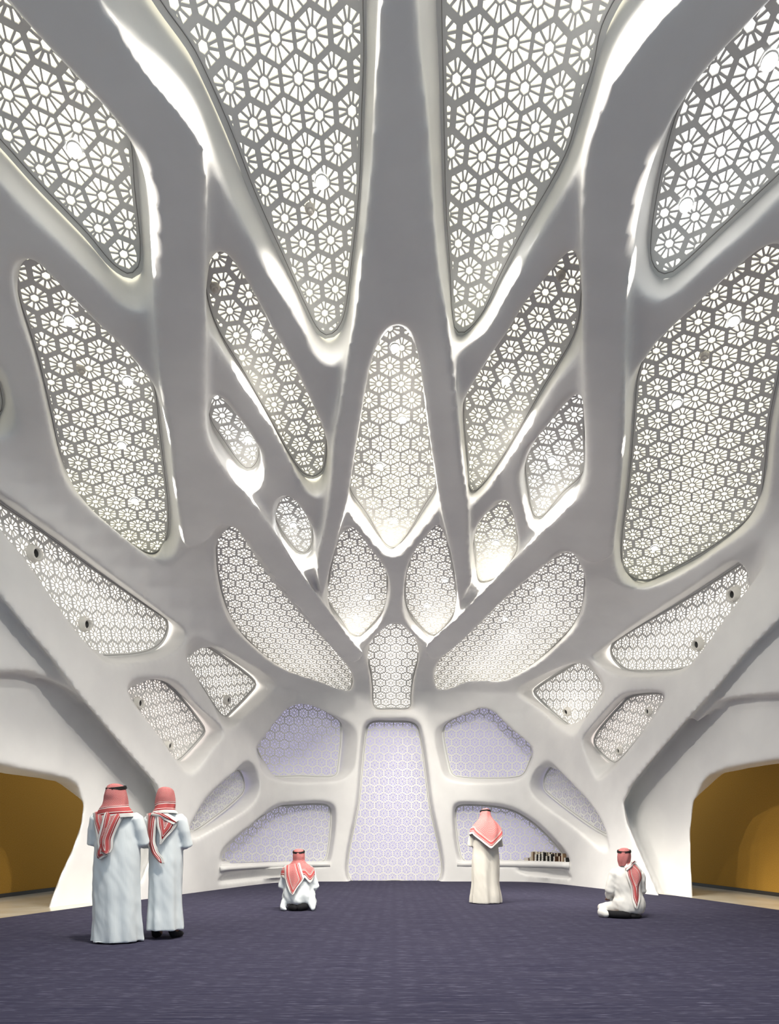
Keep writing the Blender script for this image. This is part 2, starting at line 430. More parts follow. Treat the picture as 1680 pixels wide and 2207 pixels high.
# ------------------------------------------------------------------ plaster frame
def frame_mesh():
    bm = bmesh.new()
    outer = [(-450,-900),(2130,-900),(2130,850),(1850,1150),(1680,1336),(1603,1413),(1549,1479),(1466,1569),(1395,1651),(1357,1698),(1345,1730),(1350,1765),(1375,1825),(1396,1873),(1424,1938),
             (1315,1928),(1140,1908),(1000,1910),(850,1912),(620,1913),(575,1917),(400,1936),(310,1950),(285,1956),
             (300,1905),(322,1850),(343,1795),(352,1745),(340,1695),(246,1588),(164,1490),(118,1427),(55,1353),(0,1284),(-200,1050),(-450,760)]
    slab(bm, outer, outer, 0.0, 1.35, [(o['Fs'], o['Ps']) for o in OPEN] + [(w, w2) for w, w2, _ in WEDGES])
    for w, w2, kk in WEDGES:
        big = np.array(w2) + (np.array(w2) - np.mean(w2, 0)) * 0.12
        slab(bm, big, big, kk, 1.35)
    # deep main ribs, standing proud of the branches
    k0, k1 = -0.36, 0.6
    slab(bm, *[spline([(65,55),(200,200),(270,280),(300,330),(315,380),(325,450),(328,620),(333,720),(347,852),(366,960),(376,1060),(388,1130),(400,1180),(440,1170),(462,1140),(478,1130),(510,1138),(575,1236),(650,1323),(725,1406),(765,1430),(785,1410),
               (770,1392),(700,1302),(640,1218),(590,1140),(540,1070),(513,1042),(470,987),(452,950),(445,915),(446,860),(446,700),(443,590),(445,500),(444,330),(430,285),(400,240),(350,180),(300,120),(265,60),(220,0),(130,-200),(60,-420),(-160,-420),(-60,-110)])] * 2, k0, k1)
    slab(bm, *[spline([(818,0),(812,100),(806,200),(800,330),(790,450),(775,580),(762,690),(752,740),(735,850),(716,960),(710,1050),(694,1150),(682,1210),(694,1285),(705,1250),(728,1160),(748,1085),(765,980),(780,890),(795,800),(808,750),(818,725),(840,703),(865,698),(885,709),(897,735),(908,800),(920,900),(935,1000),(946,1075),(965,1160),(982,1240),(992,1300),(1010,1270),(1018,1262),(1014,1200),(1012,1085),(1000,1000),(990,890),(980,780),(972,720),(962,660),(950,595),(935,425),(925,250),(910,125),(902,0),(898,-150),(898,-450),(824,-450),(824,-150)])] * 2, k0, k1)
    slab(bm, *[spline([(1455,0),(1415,35),(1365,100),(1320,170),(1290,235),(1262,310),(1254,400),(1252,540),(1255,640),(1255,745),(1257,850),(1262,950),(1258,1050),(1215,1100),(1172,1140),(1118,1194),(1050,1264),(985,1330),(915,1400),(930,1420),(957,1413),(1040,1338),(1090,1288),(1180,1213),(1215,1188),(1245,1195),(1275,1215),(1320,1200),(1326,1160),(1337,1080),(1348,940),(1350,860),(1352,750),(1355,640),(1365,575),(1370,500),(1385,425),(1415,325),(1455,245),(1500,175),(1555,110),(1660,0),(1820,-190),(1850,-400),(1610,-400),(1590,-200)])] * 2, k0, k1)
    # side walls behind the arms: upper band, then the recessed arch with its portal
    slab(bm, *[[(-450,640),(-200,980),(0,1215),(120,1370),(240,1520),(200,1530),(170,1500),(148,1484),(110,1465),(77,1451),(41,1447),(0,1450),(-450,1475)]] * 2, 0.6, 2.0)
    lC = [(-450,1400),(0,1415),(80,1420),(150,1460),(260,1560),(370,1680),(400,1740),(380,1800),(350,1880),(325,1965),(100,1972)]
    slab(bm, lC + [(102,1960),(130,1885),(155,1832),(174,1778),(180,1730),(170,1692),(148,1678),(68,1662),(0,1648),(-450,1540)],
         lC + [(106,1960),(134,1885),(159,1832),(178,1778),(184,1735),(172,1698),(150,1686),(82,1678),(0,1668),(-450,1580)], 1.2, 2.5)
    slab(bm, *[[(2130,730),(1850,1060),(1680,1270),(1560,1410),(1470,1530),(1500,1560),(1543,1514),(1576,1505),(1617,1499),(1680,1496),(2130,1500)]] * 2, 0.6, 2.0)
    rC = [(2130,1420),(1680,1455),(1600,1465),(1540,1490),(1450,1570),(1370,1660),(1330,1720),(1330,1780),(1360,1860),(1385,1940),(1497,1946)]
    slab(bm, rC + [(1495,1940),(1490,1865),(1489,1790),(1497,1725),(1510,1692),(1529,1670),(1562,1657),(1617,1646),(1680,1637),(2130,1570)],
         rC + [(1492,1940),(1486,1865),(1485,1790),(1493,1727),(1506,1697),(1529,1677),(1562,1666),(1617,1656),(1680,1647),(2130,1590)], 1.2, 2.5)
    bmesh.ops.recalc_face_normals(bm, faces=bm.faces)
    return remesh_bm(bm, 0.042, 14)

WEDGES = [
    (ccw(np.array([(462,1904),(486,1881),(560,1874),(640,1869),(668,1870),(640,1886),(560,1893)], float)),
     ccw(np.array([(480,1898),(494,1884),(560,1878),(630,1873),(650,1874),(630,1883),(560,1889)], float)), 0.28),
    (ccw(np.array([(1100,1871),(1130,1870),(1175,1871),(1218,1873),(1239,1896),(1195,1890),(1138,1885)], float)),
     ccw(np.array([(1112,1873),(1135,1874),(1175,1875),(1210,1878),(1222,1890),(1192,1886),(1140,1881)], float)), 0.28),
]

M_PLASTER = mat('white_plaster', (0.80, 0.80, 0.80), 0.45, 0.35)
noise_mix(M_PLASTER, (0.78, 0.775, 0.77), (0.84, 0.835, 0.825), nscale=1.2, detail=5, bump=0.0)
M_SCREEN = mat('screen_white', (0.80, 0.80, 0.78), 0.5, 0.3)
M_SEAL = mat('seal_grey', (0.22, 0.21, 0.20), 0.6)
M_GLOW = {
    'cream': mat('glow_cream', (0.8, 0.8, 0.75), 0.8, 0.1, (1.0, 0.94, 0.745), 1.0),
    'white': mat('glow_white', (0.8, 0.8, 0.8), 0.8, 0.1, (1.0, 0.97, 0.90), 1.15),
    'rose': mat('glow_rose', (0.8, 0.8, 0.78), 0.8, 0.1, (1.0, 0.92, 0.83), 1.1),
    'lilac': mat('glow_lilac', (0.36, 0.33, 0.42), 0.8, 0.1, (0.80, 0.76, 1.0), 0.30),
    'violet': mat('glow_violet', (0.34, 0.32, 0.50), 0.8, 0.1, (0.82, 0.78, 1.0), 0.35),
    'mihrab': mat('glow_mihrab', (0.40, 0.38, 0.55), 0.8, 0.1, (0.80, 0.76, 1.0), 0.38),
    'dusk': mat('glow_dusk', (0.75, 0.72, 0.70), 0.8, 0.1, (1.0, 0.90, 0.84), 0.7),
}

big = frame_mesh()
NV = len(big.vertices)
VCO = np.empty(NV * 3); big.vertices.foreach_get('co', VCO); VCO = VCO.reshape(-1, 3)
VNO = np.empty(NV * 3); big.vertices.foreach_get('normal', VNO); VNO = VNO.reshape(-1, 3)
PV = np.empty(len(big.polygons) * 4, int)
big.polygons.foreach_get('vertices', PV)
PV = PV.reshape(-1, 4)
FC = VCO[PV].mean(1)
hh = np.array(planes(FC[:, 0], FC[:, 1], FC[:, 2] - CAMH, 0.0))
REG = hh.argmax(0)
ROOM = {}
for ri, rn, lab in ((0, 'wall_left', 'white plaster side wall with branching column and arched portal on the left'),
                    (1, 'wall_right', 'white plaster side wall with branching column and arched portal on the right'),
                    (2, 'wall_back', 'white plaster prayer wall with openings for perforated screens'),
                    (3, 'ceiling', 'white sculpted rib vault with large openings for perforated screens')):
    fs = PV[REG == ri]
    used, invi = np.unique(fs, return_inverse=True)
    me = bpy.data.meshes.new(rn)
    me.vertices.add(len(used)); me.vertices.foreach_set('co', VCO[used].ravel())
    me.loops.add(fs.size); me.loops.foreach_set('vertex_index', invi.reshape(-1).astype(np.int32))
    me.polygons.add(len(fs)); me.polygons.foreach_set('loop_start', np.arange(0, fs.size, 4, dtype=np.int32))
    me.update(calc_edges=True)
    me.polygons.foreach_set('use_smooth', [True] * len(fs))
    me.normals_split_custom_set_from_vertices([tuple(n) for n in VNO[used]])
    ROOM[ri] = tag(link_mesh(rn, me, M_PLASTER), lab, None, None, 'structure')
bpy.data.meshes.remove(big)

# ------------------------------------------------------------------ perforated screens
def clip_half(poly, nx, ny, c):
    """keep points with nx*x+ny*y >= c"""
    out = []
    for i in range(len(poly)):
        a, b = poly[i], poly[(i + 1) % len(poly)]
        da = nx * a[0] + ny * a[1] - c
        db = nx * b[0] + ny * b[1] - c
        if da >= 0: out.append(a)
        if (da >= 0) != (db >= 0):
            t = da / (da - db)
            out.append((a[0] + (b[0] - a[0]) * t, a[1] + (b[1] - a[1]) * t))
    return out

RAYS = [13.5, 45, 79.5, 100.5, 135, 166.5, 193.5, 225, 259.5, 280.5, 315, 346.5]
PITCH = 0.335
def rosette(wall, bar, PITCH):
    """hexagonal flower of twelve petals round a hexagonal eye, as hole outlines"""
    A = PITCH / 2 - wall / 2
    hexa = [(A / math.cos(math.pi / 6) * math.cos(math.radians(a)), A / math.cos(math.pi / 6) * math.sin(math.radians(a))) for a in range(30, 390, 60)]
    holes = []
    for i in range(12):
        a0 = math.radians(RAYS[i]); a1 = math.radians(RAYS[(i + 1) % 12] + (360 if i == 11 else 0))
        am = (a0 + a1) / 2
        p = clip_half(hexa, -math.sin(a0), math.cos(a0), bar / 2)
        p = clip_half(p, math.sin(a1), -math.cos(a1), bar / 2)
        p = clip_half(p, math.cos(am), math.sin(am), 0.18 * PITCH)
        if len(p) >= 3: holes.append(p)
    r = 0.134 * PITCH
    holes.append([(r * math.cos(math.radians(a)), r * math.sin(math.radians(a)) * 1.1) for a in range(30, 390, 60)])
    return holes

def offset_poly(P, d):
    """push a ccw loop outwards by d"""
    e = np.roll(P, -1, 0) - np.roll(P, 1, 0)
    n = np.stack([e[:, 1], -e[:, 0]], -1)
    n /= np.maximum(np.linalg.norm(n, axis=1, keepdims=True), 1e-9)
    return P + n * d

def seg_dist(pt, poly):
    a = poly; b = np.roll(poly, -1, 0)
    ab = b - a
    t = np.clip(((pt - a) * ab).sum(1) / np.maximum((ab * ab).sum(1), 1e-12), 0, 1)
    return np.linalg.norm(a + ab * t[:, None] - pt, axis=1).min()

PANEL = {}
def build_screen(o, attempt=0):
    Ps = o['Ps']
    P3 = on_vault(Ps[:, 0], Ps[:, 1], 1.0)
    c = P3.mean(0)
    uu, ss, vt = np.linalg.svd(P3 - c)
    n = vt[2]
    if np.dot(n, c - np.array([0, 0, CAMH])) < 0: n = -n        # away from the room
    ex = np.array([1.0, 0, 0]) - n * n[0]
    if abs(n[0]) > 0.8:
        ex = np.array([0, -1.0, 0]) + n * n[1]
    ex /= np.linalg.norm(ex)
    ey = np.cross(n, ex)
    ra = math.radians(o.get('rot', 0) + 0.37 * attempt)
    e1 = ex * math.cos(ra) + ey * math.sin(ra)
    e2 = -ex * math.sin(ra) + ey * math.cos(ra)
    # plane shadow of the outline along the sight lines
    o0 = np.array([0, 0, CAMH])
    d = P3 - o0
    t = np.dot(c - o0, n) / (d @ n)
    Q = o0 + d * t[:, None] - c
    L = ccw(np.stack([Q @ e1, Q @ e2], -1))
    # resample
    keep = [0]
    for i in range(1, len(L)):
        if np.linalg.norm(L[i] - L[keep[-1]]) > 0.05: keep.append(i)
    L = L[keep]
    outer = offset_poly(L, 0.06)
    rim = offset_poly(L, -0.035)
    verts = [Vector(p) for p in outer] + [Vector(p) for p in rim]
    faces = [list(range(len(outer))), list(range(len(outer), len(outer) + len(rim)))]
    mn, mx = L.min(0), L.max(0)
    size = min(mx - mn)
    g_ = o['glow']
    PITCH, w0, w1, b0, b1 = (0.285, 0.046, 0.030, 0.019, 0.016) if g_ in ('violet', 'mihrab', 'lilac') else (0.31, 0.058, 0.022, 0.022, 0.015) if g_ in ('rose', 'dusk') else (0.335, 0.074, 0.024, 0.024, 0.015)
    rows = int((mx[1] - mn[1]) / (PITCH * 0.866)) + 2
    cols = int((mx[0] - mn[0]) / PITCH) + 3
    reach = min(1.1, 0.42 * size)
    for r in range(-1, rows):
        for q in range(-1, cols):
            ctr = np.array([mn[0] + 0.1 + (q + 0.5 * (r % 2)) * PITCH, mn[1] + 0.12 + r * PITCH * 0.866])
            ins = inside(L, ctr[None])[0]
            dist = seg_dist(ctr, L)
            if not ins and dist > 0.17: continue
            f = min(1.0, dist / reach) if ins else 0.0
            wall = w0 + (w1 - w0) * f
            bar = b0 + (b1 - b0) * f
            for hpoly in rosette(wall, bar, PITCH):
                s = len(verts)
                hp = [ctr + np.array(p) for p in hpoly]
                if not any(inside(rim, np.array(hp))): continue
                verts += [Vector(p) for p in hp]
                faces.append(list(range(s, s + len(hp))))
    vo, eo, fo, ov, oe, of = delaunay_2d_cdt(verts, [], faces, 0, 1e-5, True)
    V2 = np.array([[p.x, p.y] for p in vo])
    W3 = c + V2[:, :1] * e1 + V2[:, 1:] * e2
    front = reproject(W3, 1.0)
    bk = front + n * 0.014
    solid = []
    for f, src in zip(fo, of):
        if 0 not in src: continue
        if 1 in src and len(src) > 2: continue
        solid.append(tuple(f))
    if len(solid) < 1.2 * len(verts) and attempt < 6:
        return build_screen(o, attempt + 1)
    edges = {}
    for f in solid:
        for a, b in zip(f, f[1:] + f[:1]):
            edges[(a, b)] = 1
    nv = len(V2)
    allf = list(solid) + [tuple(i + nv for i in reversed(f)) for f in solid]
    for (a, b) in edges:
        if (b, a) not in edges:
            allf.append((b, a, a + nv, b + nv))
    me = bpy.data.meshes.new('perforated_panel')
    me.from_pydata(np.vstack([front, bk]).tolist(), [], allf)
    me.update()
    fc = front.mean(0)[None]
    reg = int(np.array(planes(fc[:, 0], fc[:, 1], fc[:, 2] - CAMH, 1.0)).argmax(0)[0])
    pan = link_mesh('perforated_panel', me, M_SCREEN, ROOM[reg])
    pan['label'] = 'white ' + o['text']
    # seal round the screen
    bm = bmesh.new()
    R3 = on_vault(Ps[:, 0], Ps[:, 1], 0.985)
    kp = [0]
    for i in range(1, len(R3)):
        if np.linalg.norm(R3[i] - R3[kp[-1]]) > 0.06: kp.append(i)
    R3 = R3[kp]
    m = len(R3)
    cen = R3.mean(0)
    rv = []
    for i in range(m):
        tg = R3[(i + 1) % m] - R3[i - 1]; tg /= np.linalg.norm(tg)
        s = np.cross(tg, n)
        rv.append([bm.verts.new(R3[i] + 0.0045 * (math.cos(a) * s + math.sin(a) * n)) for a in (0.8, 2.9, 5.0)])
    for i in range(m):
        for j in range(3):
            bm.faces.new((rv[i][j], rv[(i + 1) % m][j], rv[(i + 1) % m][(j + 1) % 3], rv[i][(j + 1) % 3]))
    bm_obj('seal', bm, M_SEAL, pan)
    # glowing cavity behind
    D = offset_poly(L, 0.28)
    kp = [0]
    for i in range(1, len(D)):
        if np.linalg.norm(D[i] - D[kp[-1]]) > 0.25: kp.append(i)
    D = D[kp]
    gx, gy = np.meshgrid(np.arange(mn[0], mx[0], 0.8), np.arange(mn[1], mx[1], 0.8))
    g = np.stack([gx.ravel(), gy.ravel()], -1)
    g = g[inside(L, g)]
    dv, _, df, _, _, dof = delaunay_2d_cdt([Vector(p) for p in D] + [Vector(p) for p in g], [], [list(range(len(D)))], 0, 1e-5, True)
    df = [f for f, s in zip(df, dof) if 0 in s]
    D3 = np.array([c + p.x * e1 + p.y * e2 for p in dv])
    D3 = reproject(D3, 1.62)
    me = bpy.data.meshes.new('light_diffuser')
    me.from_pydata(D3.tolist(), [], [tuple(f) for f in df])
    me.update()
    link_mesh('light_diffuser', me, M_GLOW[o['glow']], pan)
    PANEL[o['name']] = dict(obj=pan, n=n, o=o)
    return len(allf)

tot = 0
for o in OPEN:
    tot += build_screen(o)
print('screen faces', tot, 'frame faces', len(PV))

# ------------------------------------------------------------------ floors, corridor
def poly_obj(name, pts, z0, z1, m, parent=None):
    bm = bmesh.new()
    a = [bm.verts.new((x, y, z1)) for x, y in pts]
    b = [bm.verts.new((x, y, z0)) for x, y in pts]
    bm.faces.new(a)
    bm.faces.new(b[::-1])
    for i in range(len(pts)):
        j = (i + 1) % len(pts)
        bm.faces.new((a[j], a[i], b[i], b[j]))
    bmesh.ops.recalc_face_normals(bm, faces=bm.faces)
    return bm_obj(name, bm, m, parent)

M_STONE = mat('floor_stone', (0.72, 0.66, 0.52), 0.12, 0.5)
noise_mix(M_STONE, (0.70, 0.63, 0.49), (0.80, 0.75, 0.63), nscale=1.6, detail=8)
M_CARPET = mat('carpet', (0.06, 0.055, 0.10), 0.95, 0.05)
M_GOLD = mat('gold_wall', (0.42, 0.26, 0.07), 0.8, 0.08)
noise_mix(M_GOLD, (0.36, 0.19, 0.028), (0.46, 0.26, 0.05), nscale=60, detail=3)
M_DARK = mat('dark_skirting', (0.03, 0.025, 0.02), 0.5)

def carpet_nodes(m):
    nt = m.node_tree
    b = nt.nodes['Principled BSDF']
    tc = nt.nodes.new('ShaderNodeTexCoord')
    def nz(scale, s, det):
        mp = nt.nodes.new('ShaderNodeMapping'); mp.inputs['Scale'].default_value = scale
        n = nt.nodes.new('ShaderNodeTexNoise'); n.inputs['Scale'].default_value = s; n.inputs['Detail'].default_value = det
        nt.links.new(tc.outputs['Object'], mp.inputs[0]); nt.links.new(mp.outputs[0], n.inputs['Vector'])
        return n
    n1 = nz((1.2, 60, 1), 1.0, 3)
    n2 = nz((5, 190, 1), 1.0, 2)
    r1 = nt.nodes.new('ShaderNodeValToRGB')
    r1.color_ramp.elements[0].position = 0.36; r1.color_ramp.elements[1].position = 0.66
    r1.color_ramp.elements[0].color = (0.030, 0.029, 0.055, 1)
    r1.color_ramp.elements[1].color = (0.058, 0.055, 0.085, 1)
    r2 = nt.nodes.new('ShaderNodeValToRGB')
    r2.color_ramp.elements[0].position = 0.63; r2.color_ramp.elements[1].position = 0.72
    r2.color_ramp.elements[0].color = (0, 0, 0, 1); r2.color_ramp.elements[1].color = (1, 1, 1, 1)
    mx = nt.nodes.new('ShaderNodeMix'); mx.data_type = 'RGBA'
    mx.inputs['B'].default_value = (0.26, 0.25, 0.34, 1)
    nt.links.new(n1.outputs['Fac'], r1.inputs[0]); nt.links.new(n2.outputs['Fac'], r2.inputs[0])
    nt.links.new(r2.outputs[0], mx.inputs['Factor']); nt.links.new(r1.outputs[0], mx.inputs['A'])
    nt.links.new(mx.outputs['Result'], b.inputs['Base Color'])
    bp = nt.nodes.new('ShaderNodeBump'); bp.inputs['Strength'].default_value = 0.25; bp.inputs['Distance'].default_value = 0.01
    nt.links.new(n2.outputs['Fac'], bp.inputs['Height']); nt.links.new(bp.outputs[0], b.inputs['Normal'])
carpet_nodes(M_CARPET)

tag(poly_obj('floor_passage', [(-11, -3), (11, -3), (11, 22), (-11, 22)], -0.2, -0.012, M_STONE), 'polished cream stone floor of the surrounding passage', None, None, 'structure')
tag(poly_obj('floor', [(-7.0, -1.5), (7.6, -1.5), (7.9, 4), (6.45, 10.3), (6.05, 13.5), (5.35, 15.5), (4.4, 19.3), (-3.8, 19.3), (-3.95, 17.6), (-4.9, 14.2), (-5.25, 12.6), (-5.45, 11.0), (-5.85, 9.2), (-6.9, 4.5)], -0.012, 0.0, M_CARPET),
    'dark slate violet carpet with fine cross stripes filling the prayer hall', None, None, 'structure')
for sx, nm in ((-1, 'left'), (1, 'right')):
    x = sx * 8.2
    tag(poly_obj('wall_passage_' + nm, sorted([(x, 0), (x, 22), (x + sx * 0.15, 22), (x + sx * 0.15, 0)], key=lambda p: math.atan2(p[1] - 11, p[0] - x - sx * 0.07)), -0.012, 3.6, M_GOLD), 'matt gold wall of the passage seen through the %s portal' % nm, None, None, 'structure')
    tag(poly_obj('baseboard_' + nm, [(x - sx * 0.015, 0), (x + sx * 0.01, 0), (x + sx * 0.01, 22), (x - sx * 0.015, 22)], -0.012, 0.07, M_DARK), 'dark skirting along the gold wall of the %s passage' % nm, None, None, 'structure')

# ------------------------------------------------------------------ ledges and fittings
def plan_point(u, z, k):
    Y = 15.0
    for _ in range(30):
        Y = float(1 / inv_depth(np.array([u]), np.array([(z - CAMH) / Y]), k)[0])
    return u * Y, Y

def ledge(px0, px1, z0, z1, k0, k1):
    us = np.linspace((px0 - CX) / FPX, (px1 - CX) / FPX, 14)
    fr = [plan_point(u, z1, k0) for u in us]
    bk = [plan_point(u, z1, k1) for u in us[::-1]]
    bm = bmesh.new()
    pts = fr + bk
    a = [bm.verts.new((x, y, z1)) for x, y in pts]; b = [bm.verts.new((x, y + (0.05 if i < 14 else 0), z0)) for i, (x, y) in enumerate(pts)]
    bm.faces.new(a); bm.faces.new(b[::-1])
    for i in range(len(pts)):
        j = (i + 1) % len(pts)
        bm.faces.new((a[j], a[i], b[i], b[j]))
    bmesh.ops.recalc_face_normals(bm, faces=bm.faces)
    ed = [e for e in bm.edges if e.verts[0] in a[:14] and e.verts[1] in a[:14]]
    bmesh.ops.bevel(bm, geom=ed, offset=0.05, segments=4, affect='EDGES')
    return bm_obj('ledge', bm, M_PLASTER, ROOM[2], True)
ledge(986, 1228, 0.44, 0.625, -0.10, 1.0)
ledge(474, 712, 0.44, 0.60, -0.10, 1.0)

def lathe(bm, prof, seg=24, M=Matrix()):
    """closed profile of (radius, height) turned round local z"""
    rings = []
    for r, z in prof:
        rings.append([bm.verts.new(M @ Vector((r * math.cos(2 * math.pi * i / seg), r * math.sin(2 * math.pi * i / seg), z))) for i in range(seg)])
    for a, b in zip(rings, rings[1:]):
        for i in range(seg):
            bm.faces.new((a[i], a[(i + 1) % seg], b[(i + 1) % seg], b[i]))
    return rings

M_NOZ = mat('nozzle_white', (0.88, 0.86, 0.80), 0.4)
M_NOZIN = mat('nozzle_throat', (0.10, 0.10, 0.10), 0.6)
M_LENS = mat('lamp_lens', (0.9, 0.9, 0.9), 0.3, 0.3, (1, 0.99, 0.97), 40.0)
M_CAN = mat('lamp_can', (0.7, 0.7, 0.7), 0.3, 0.5)

def face_quat(n):
    return Vector(n).to_track_quat('Z', 'Y')

bm = bmesh.new(); lathe(bm, [(0.055, 0.0), (0.14, 0.0), (0.145, 0.012), (0.125, 0.03), (0.118, 0.09), (0.108, 0.115), (0.09, 0.12), (0.076, 0.105), (0.066, 0.05), (0.055, 0.0)])
bmesh.ops.recalc_face_normals(bm, faces=bm.faces)
NOZ_RING = bpy.data.meshes.new('ring'); bm.to_mesh(NOZ_RING); bm.free(); NOZ_RING.materials.append(M_NOZ)
NOZ_RING.polygons.foreach_set('use_smooth', [True] * len(NOZ_RING.polygons))
bm = bmesh.new(); r = lathe(bm, [(0.068, 0.06), (0.05, -0.01)]); bm.faces.new(r[1])
NOZ_IN = bpy.data.meshes.new('throat'); bm.to_mesh(NOZ_IN); bm.free(); NOZ_IN.materials.append(M_NOZIN)
for px, py, pn, sc in ((70,1192,'facet_left_long',1.0),(180,1345,'facet_left_long',1.0),(296,1515,'facet_left_lower',0.95),(361,1607,'facet_left_lower',0.85),(487,1508,'facet_left_upper',0.95),
                   (1585,1280,'facet_right_long',1.0),(1508,1388,'facet_right_long',1.0),(1225,1533,'facet_right_upper',1.0),(1401,1533,'facet_right_lower',0.75),(1338,1618,'facet_right_lower',0.75)):
    pd = PANEL[pn]
    p = on_vault([px], [py], 0.985)[0]
    t = empty('air_nozzle', p)
    t.rotation_mode = 'QUATERNION'
    d = -Vector(pd['n']) + Vector((0, 0, -0.15)); d.normalize()
    t.rotation_quaternion = face_quat(d)
    t.scale = (sc,) * 3
    link_mesh('ring', NOZ_RING, None, t); link_mesh('throat', NOZ_IN, None, t)
    tag(t, ('upper ' if (px, py) in ((70,1192),(296,1515),(1585,1280),(1401,1533)) else 'lower ' if pn in ('facet_left_long','facet_left_lower','facet_right_long','facet_right_lower') else '') + 'white air nozzle in the ' + pd['o']['text'], 'air nozzle', 'air nozzles in the screen panels')

bm = bmesh.new(); lathe(bm, [(0.036, 0.0), (0.048, 0.0), (0.05, 0.008), (0.046, 0.016), (0.036, 0.012), (0.036, 0.0)], 16)
bmesh.ops.recalc_face_normals(bm, faces=bm.faces)
CAN = bpy.data.meshes.new('rim'); bm.to_mesh(CAN); bm.free(); CAN.materials.append(M_CAN)
bm = bmesh.new(); r = lathe(bm, [(0.036, 0.010), (0.02, 0.018)], 16); bm.faces.new(r[1])
bmesh.ops.recalc_face_normals(bm, faces=bm.faces)
LENS = bpy.data.meshes.new('lens'); bm.to_mesh(LENS); bm.free(); LENS.materials.append(M_LENS)
AIM = {'top_left': (5.9, 13.4, -0.4), 'left_bay': (5.7, 14.0, -0.4), 'top_right': (-5.7, 11.0, -0.4), 'right_bay': (-5.4, 11.6, -0.4)}
WATT = {'top_left': 3000, 'top_right': 1050, 'left_bay': 1000, 'right_bay': 680, 'spine_left': 260, 'spine_right': 260, 'petal_left': 130, 'petal_right': 130, 'wing_right': 110, 'left_oval': 260, 'left_slit': 260}
SPOTS = ((160,320,'top_left'),(-150,20,'top_left'),(1820,60,'top_right'),(520,-150,'spine_left'),(700,-300,'spine_left'),(693,390,'spine_left'),(1080,-150,'spine_right'),(1250,-300,'spine_right'),(1075,497,'spine_right'),(1660,130,'top_right'),(1480,440,'top_right'),(150,690,'left_bay'),(275,820,'left_bay'),(262,958,'left_bay'),(290,1078,'left_bay'),  # entries outside the picture are unseen lamps, added to brighten the hall
    (553,718,'left_blade'),(535,945,'left_slit'),(632,1130,'left_oval'),(852,748,'centre_leaf'),(868,903,'centre_leaf'),(818,1003,'centre_leaf'),(850,1122,'centre_leaf'),(1092,818,'right_blade'),(1190,990,'right_kite'),
    (1070,1168,'right_small'),(1163,1270,'wing_right'),(1090,1333,'wing_right'),(1583,690,'right_bay'),(1460,868,'right_bay'),(1412,1180,'right_bay'),(795,1287,'petal_left'),(768,1330,'petal_left'),(960,1250,'petal_right'),(920,1305,'petal_right'))
BEHIND = {}
for px, py, pn in SPOTS:
    pd = PANEL[pn]
    p = on_vault([px], [py], 0.985)[0]
    t = empty('spotlight', p)
    t.rotation_mode = 'QUATERNION'
    t.rotation_quaternion = face_quat(-pd['n'])
    link_mesh('rim', CAN, None, t); link_mesh('lens', LENS, None, t)
    t.scale = (1.5, 1.5, 1.5)
    mates = sorted([q for q in SPOTS if q[2] == pn], key=lambda q: -q[1])
    order = {1: [''], 2: ['lower ', 'upper '], 3: ['lowest ', 'second lowest ', 'third lowest '], 4: ['lowest ', 'second lowest ', 'third lowest ', 'topmost ']}[len(mates)][mates.index((px, py, pn))]
    tag(t, order + 'spotlight in the ' + pd['o']['text'], 'spotlight', 'spotlights in the screen panels')  # the added unseen lamps share this label with the real spotlights
    ld = bpy.data.lights.new('beam', 'SPOT')
    ld.energy = WATT.get(pn, 470); ld.spot_size = math.radians(33 if pn in AIM else 105); ld.spot_blend = 1.0; ld.shadow_soft_size = 0.05
    ld.color = (1.0, 0.94, 0.84)
    lo = bpy.data.objects.new('beam', ld); COL.objects.link(lo)
    lo.location = Vector(p) - Vector(pd['n']) * 0.14
    aim = Vector(AIM.get(pn, (p[0] * 1.1 + (1.1 if px > 850 else -1.1), p[1] + 4.8, 1.9)))
    if (px, py) == (-150, 20): aim = Vector((5.6, 13.0, 4.6)); ld.energy = 1450; ld.spot_size = math.radians(44); lo.location = Vector(p) - Vector(pd['n']) * 0.5  # unseen lamp left of the view, added to brighten the right arm
    if (px, py) == (1820, 60): aim = Vector((-5.2, 11.5, 4.6)); ld.energy = 1000; ld.spot_size = math.radians(44); lo.location = Vector(p) - Vector(pd['n']) * 0.5  # unseen lamp right of the view, added to brighten the left arm
    if pn.startswith('spine') and py < 0:  # unseen lamps above the view, added to light the men's backs
        aim = Vector((p[0] * 2.5, 7.5, 0.6)); ld.energy = 1080; ld.spot_size = math.radians(104)
    if (px, py) in BEHIND:
        bx_, by_ = BEHIND[(px, py)]
        lo.location = Vector(on_vault([bx_ + (20 if px > 850 else -20)], [by_ - 190], 1.5)[0]); ld.energy = 900; ld.shadow_soft_size = 0.012; ld.spot_size = math.radians(80)
        aim = Vector(on_vault([bx_], [by_], 0.0)[0])
    lo.rotation_euler = (aim - lo.location).to_track_quat('-Z', 'Y').to_euler()

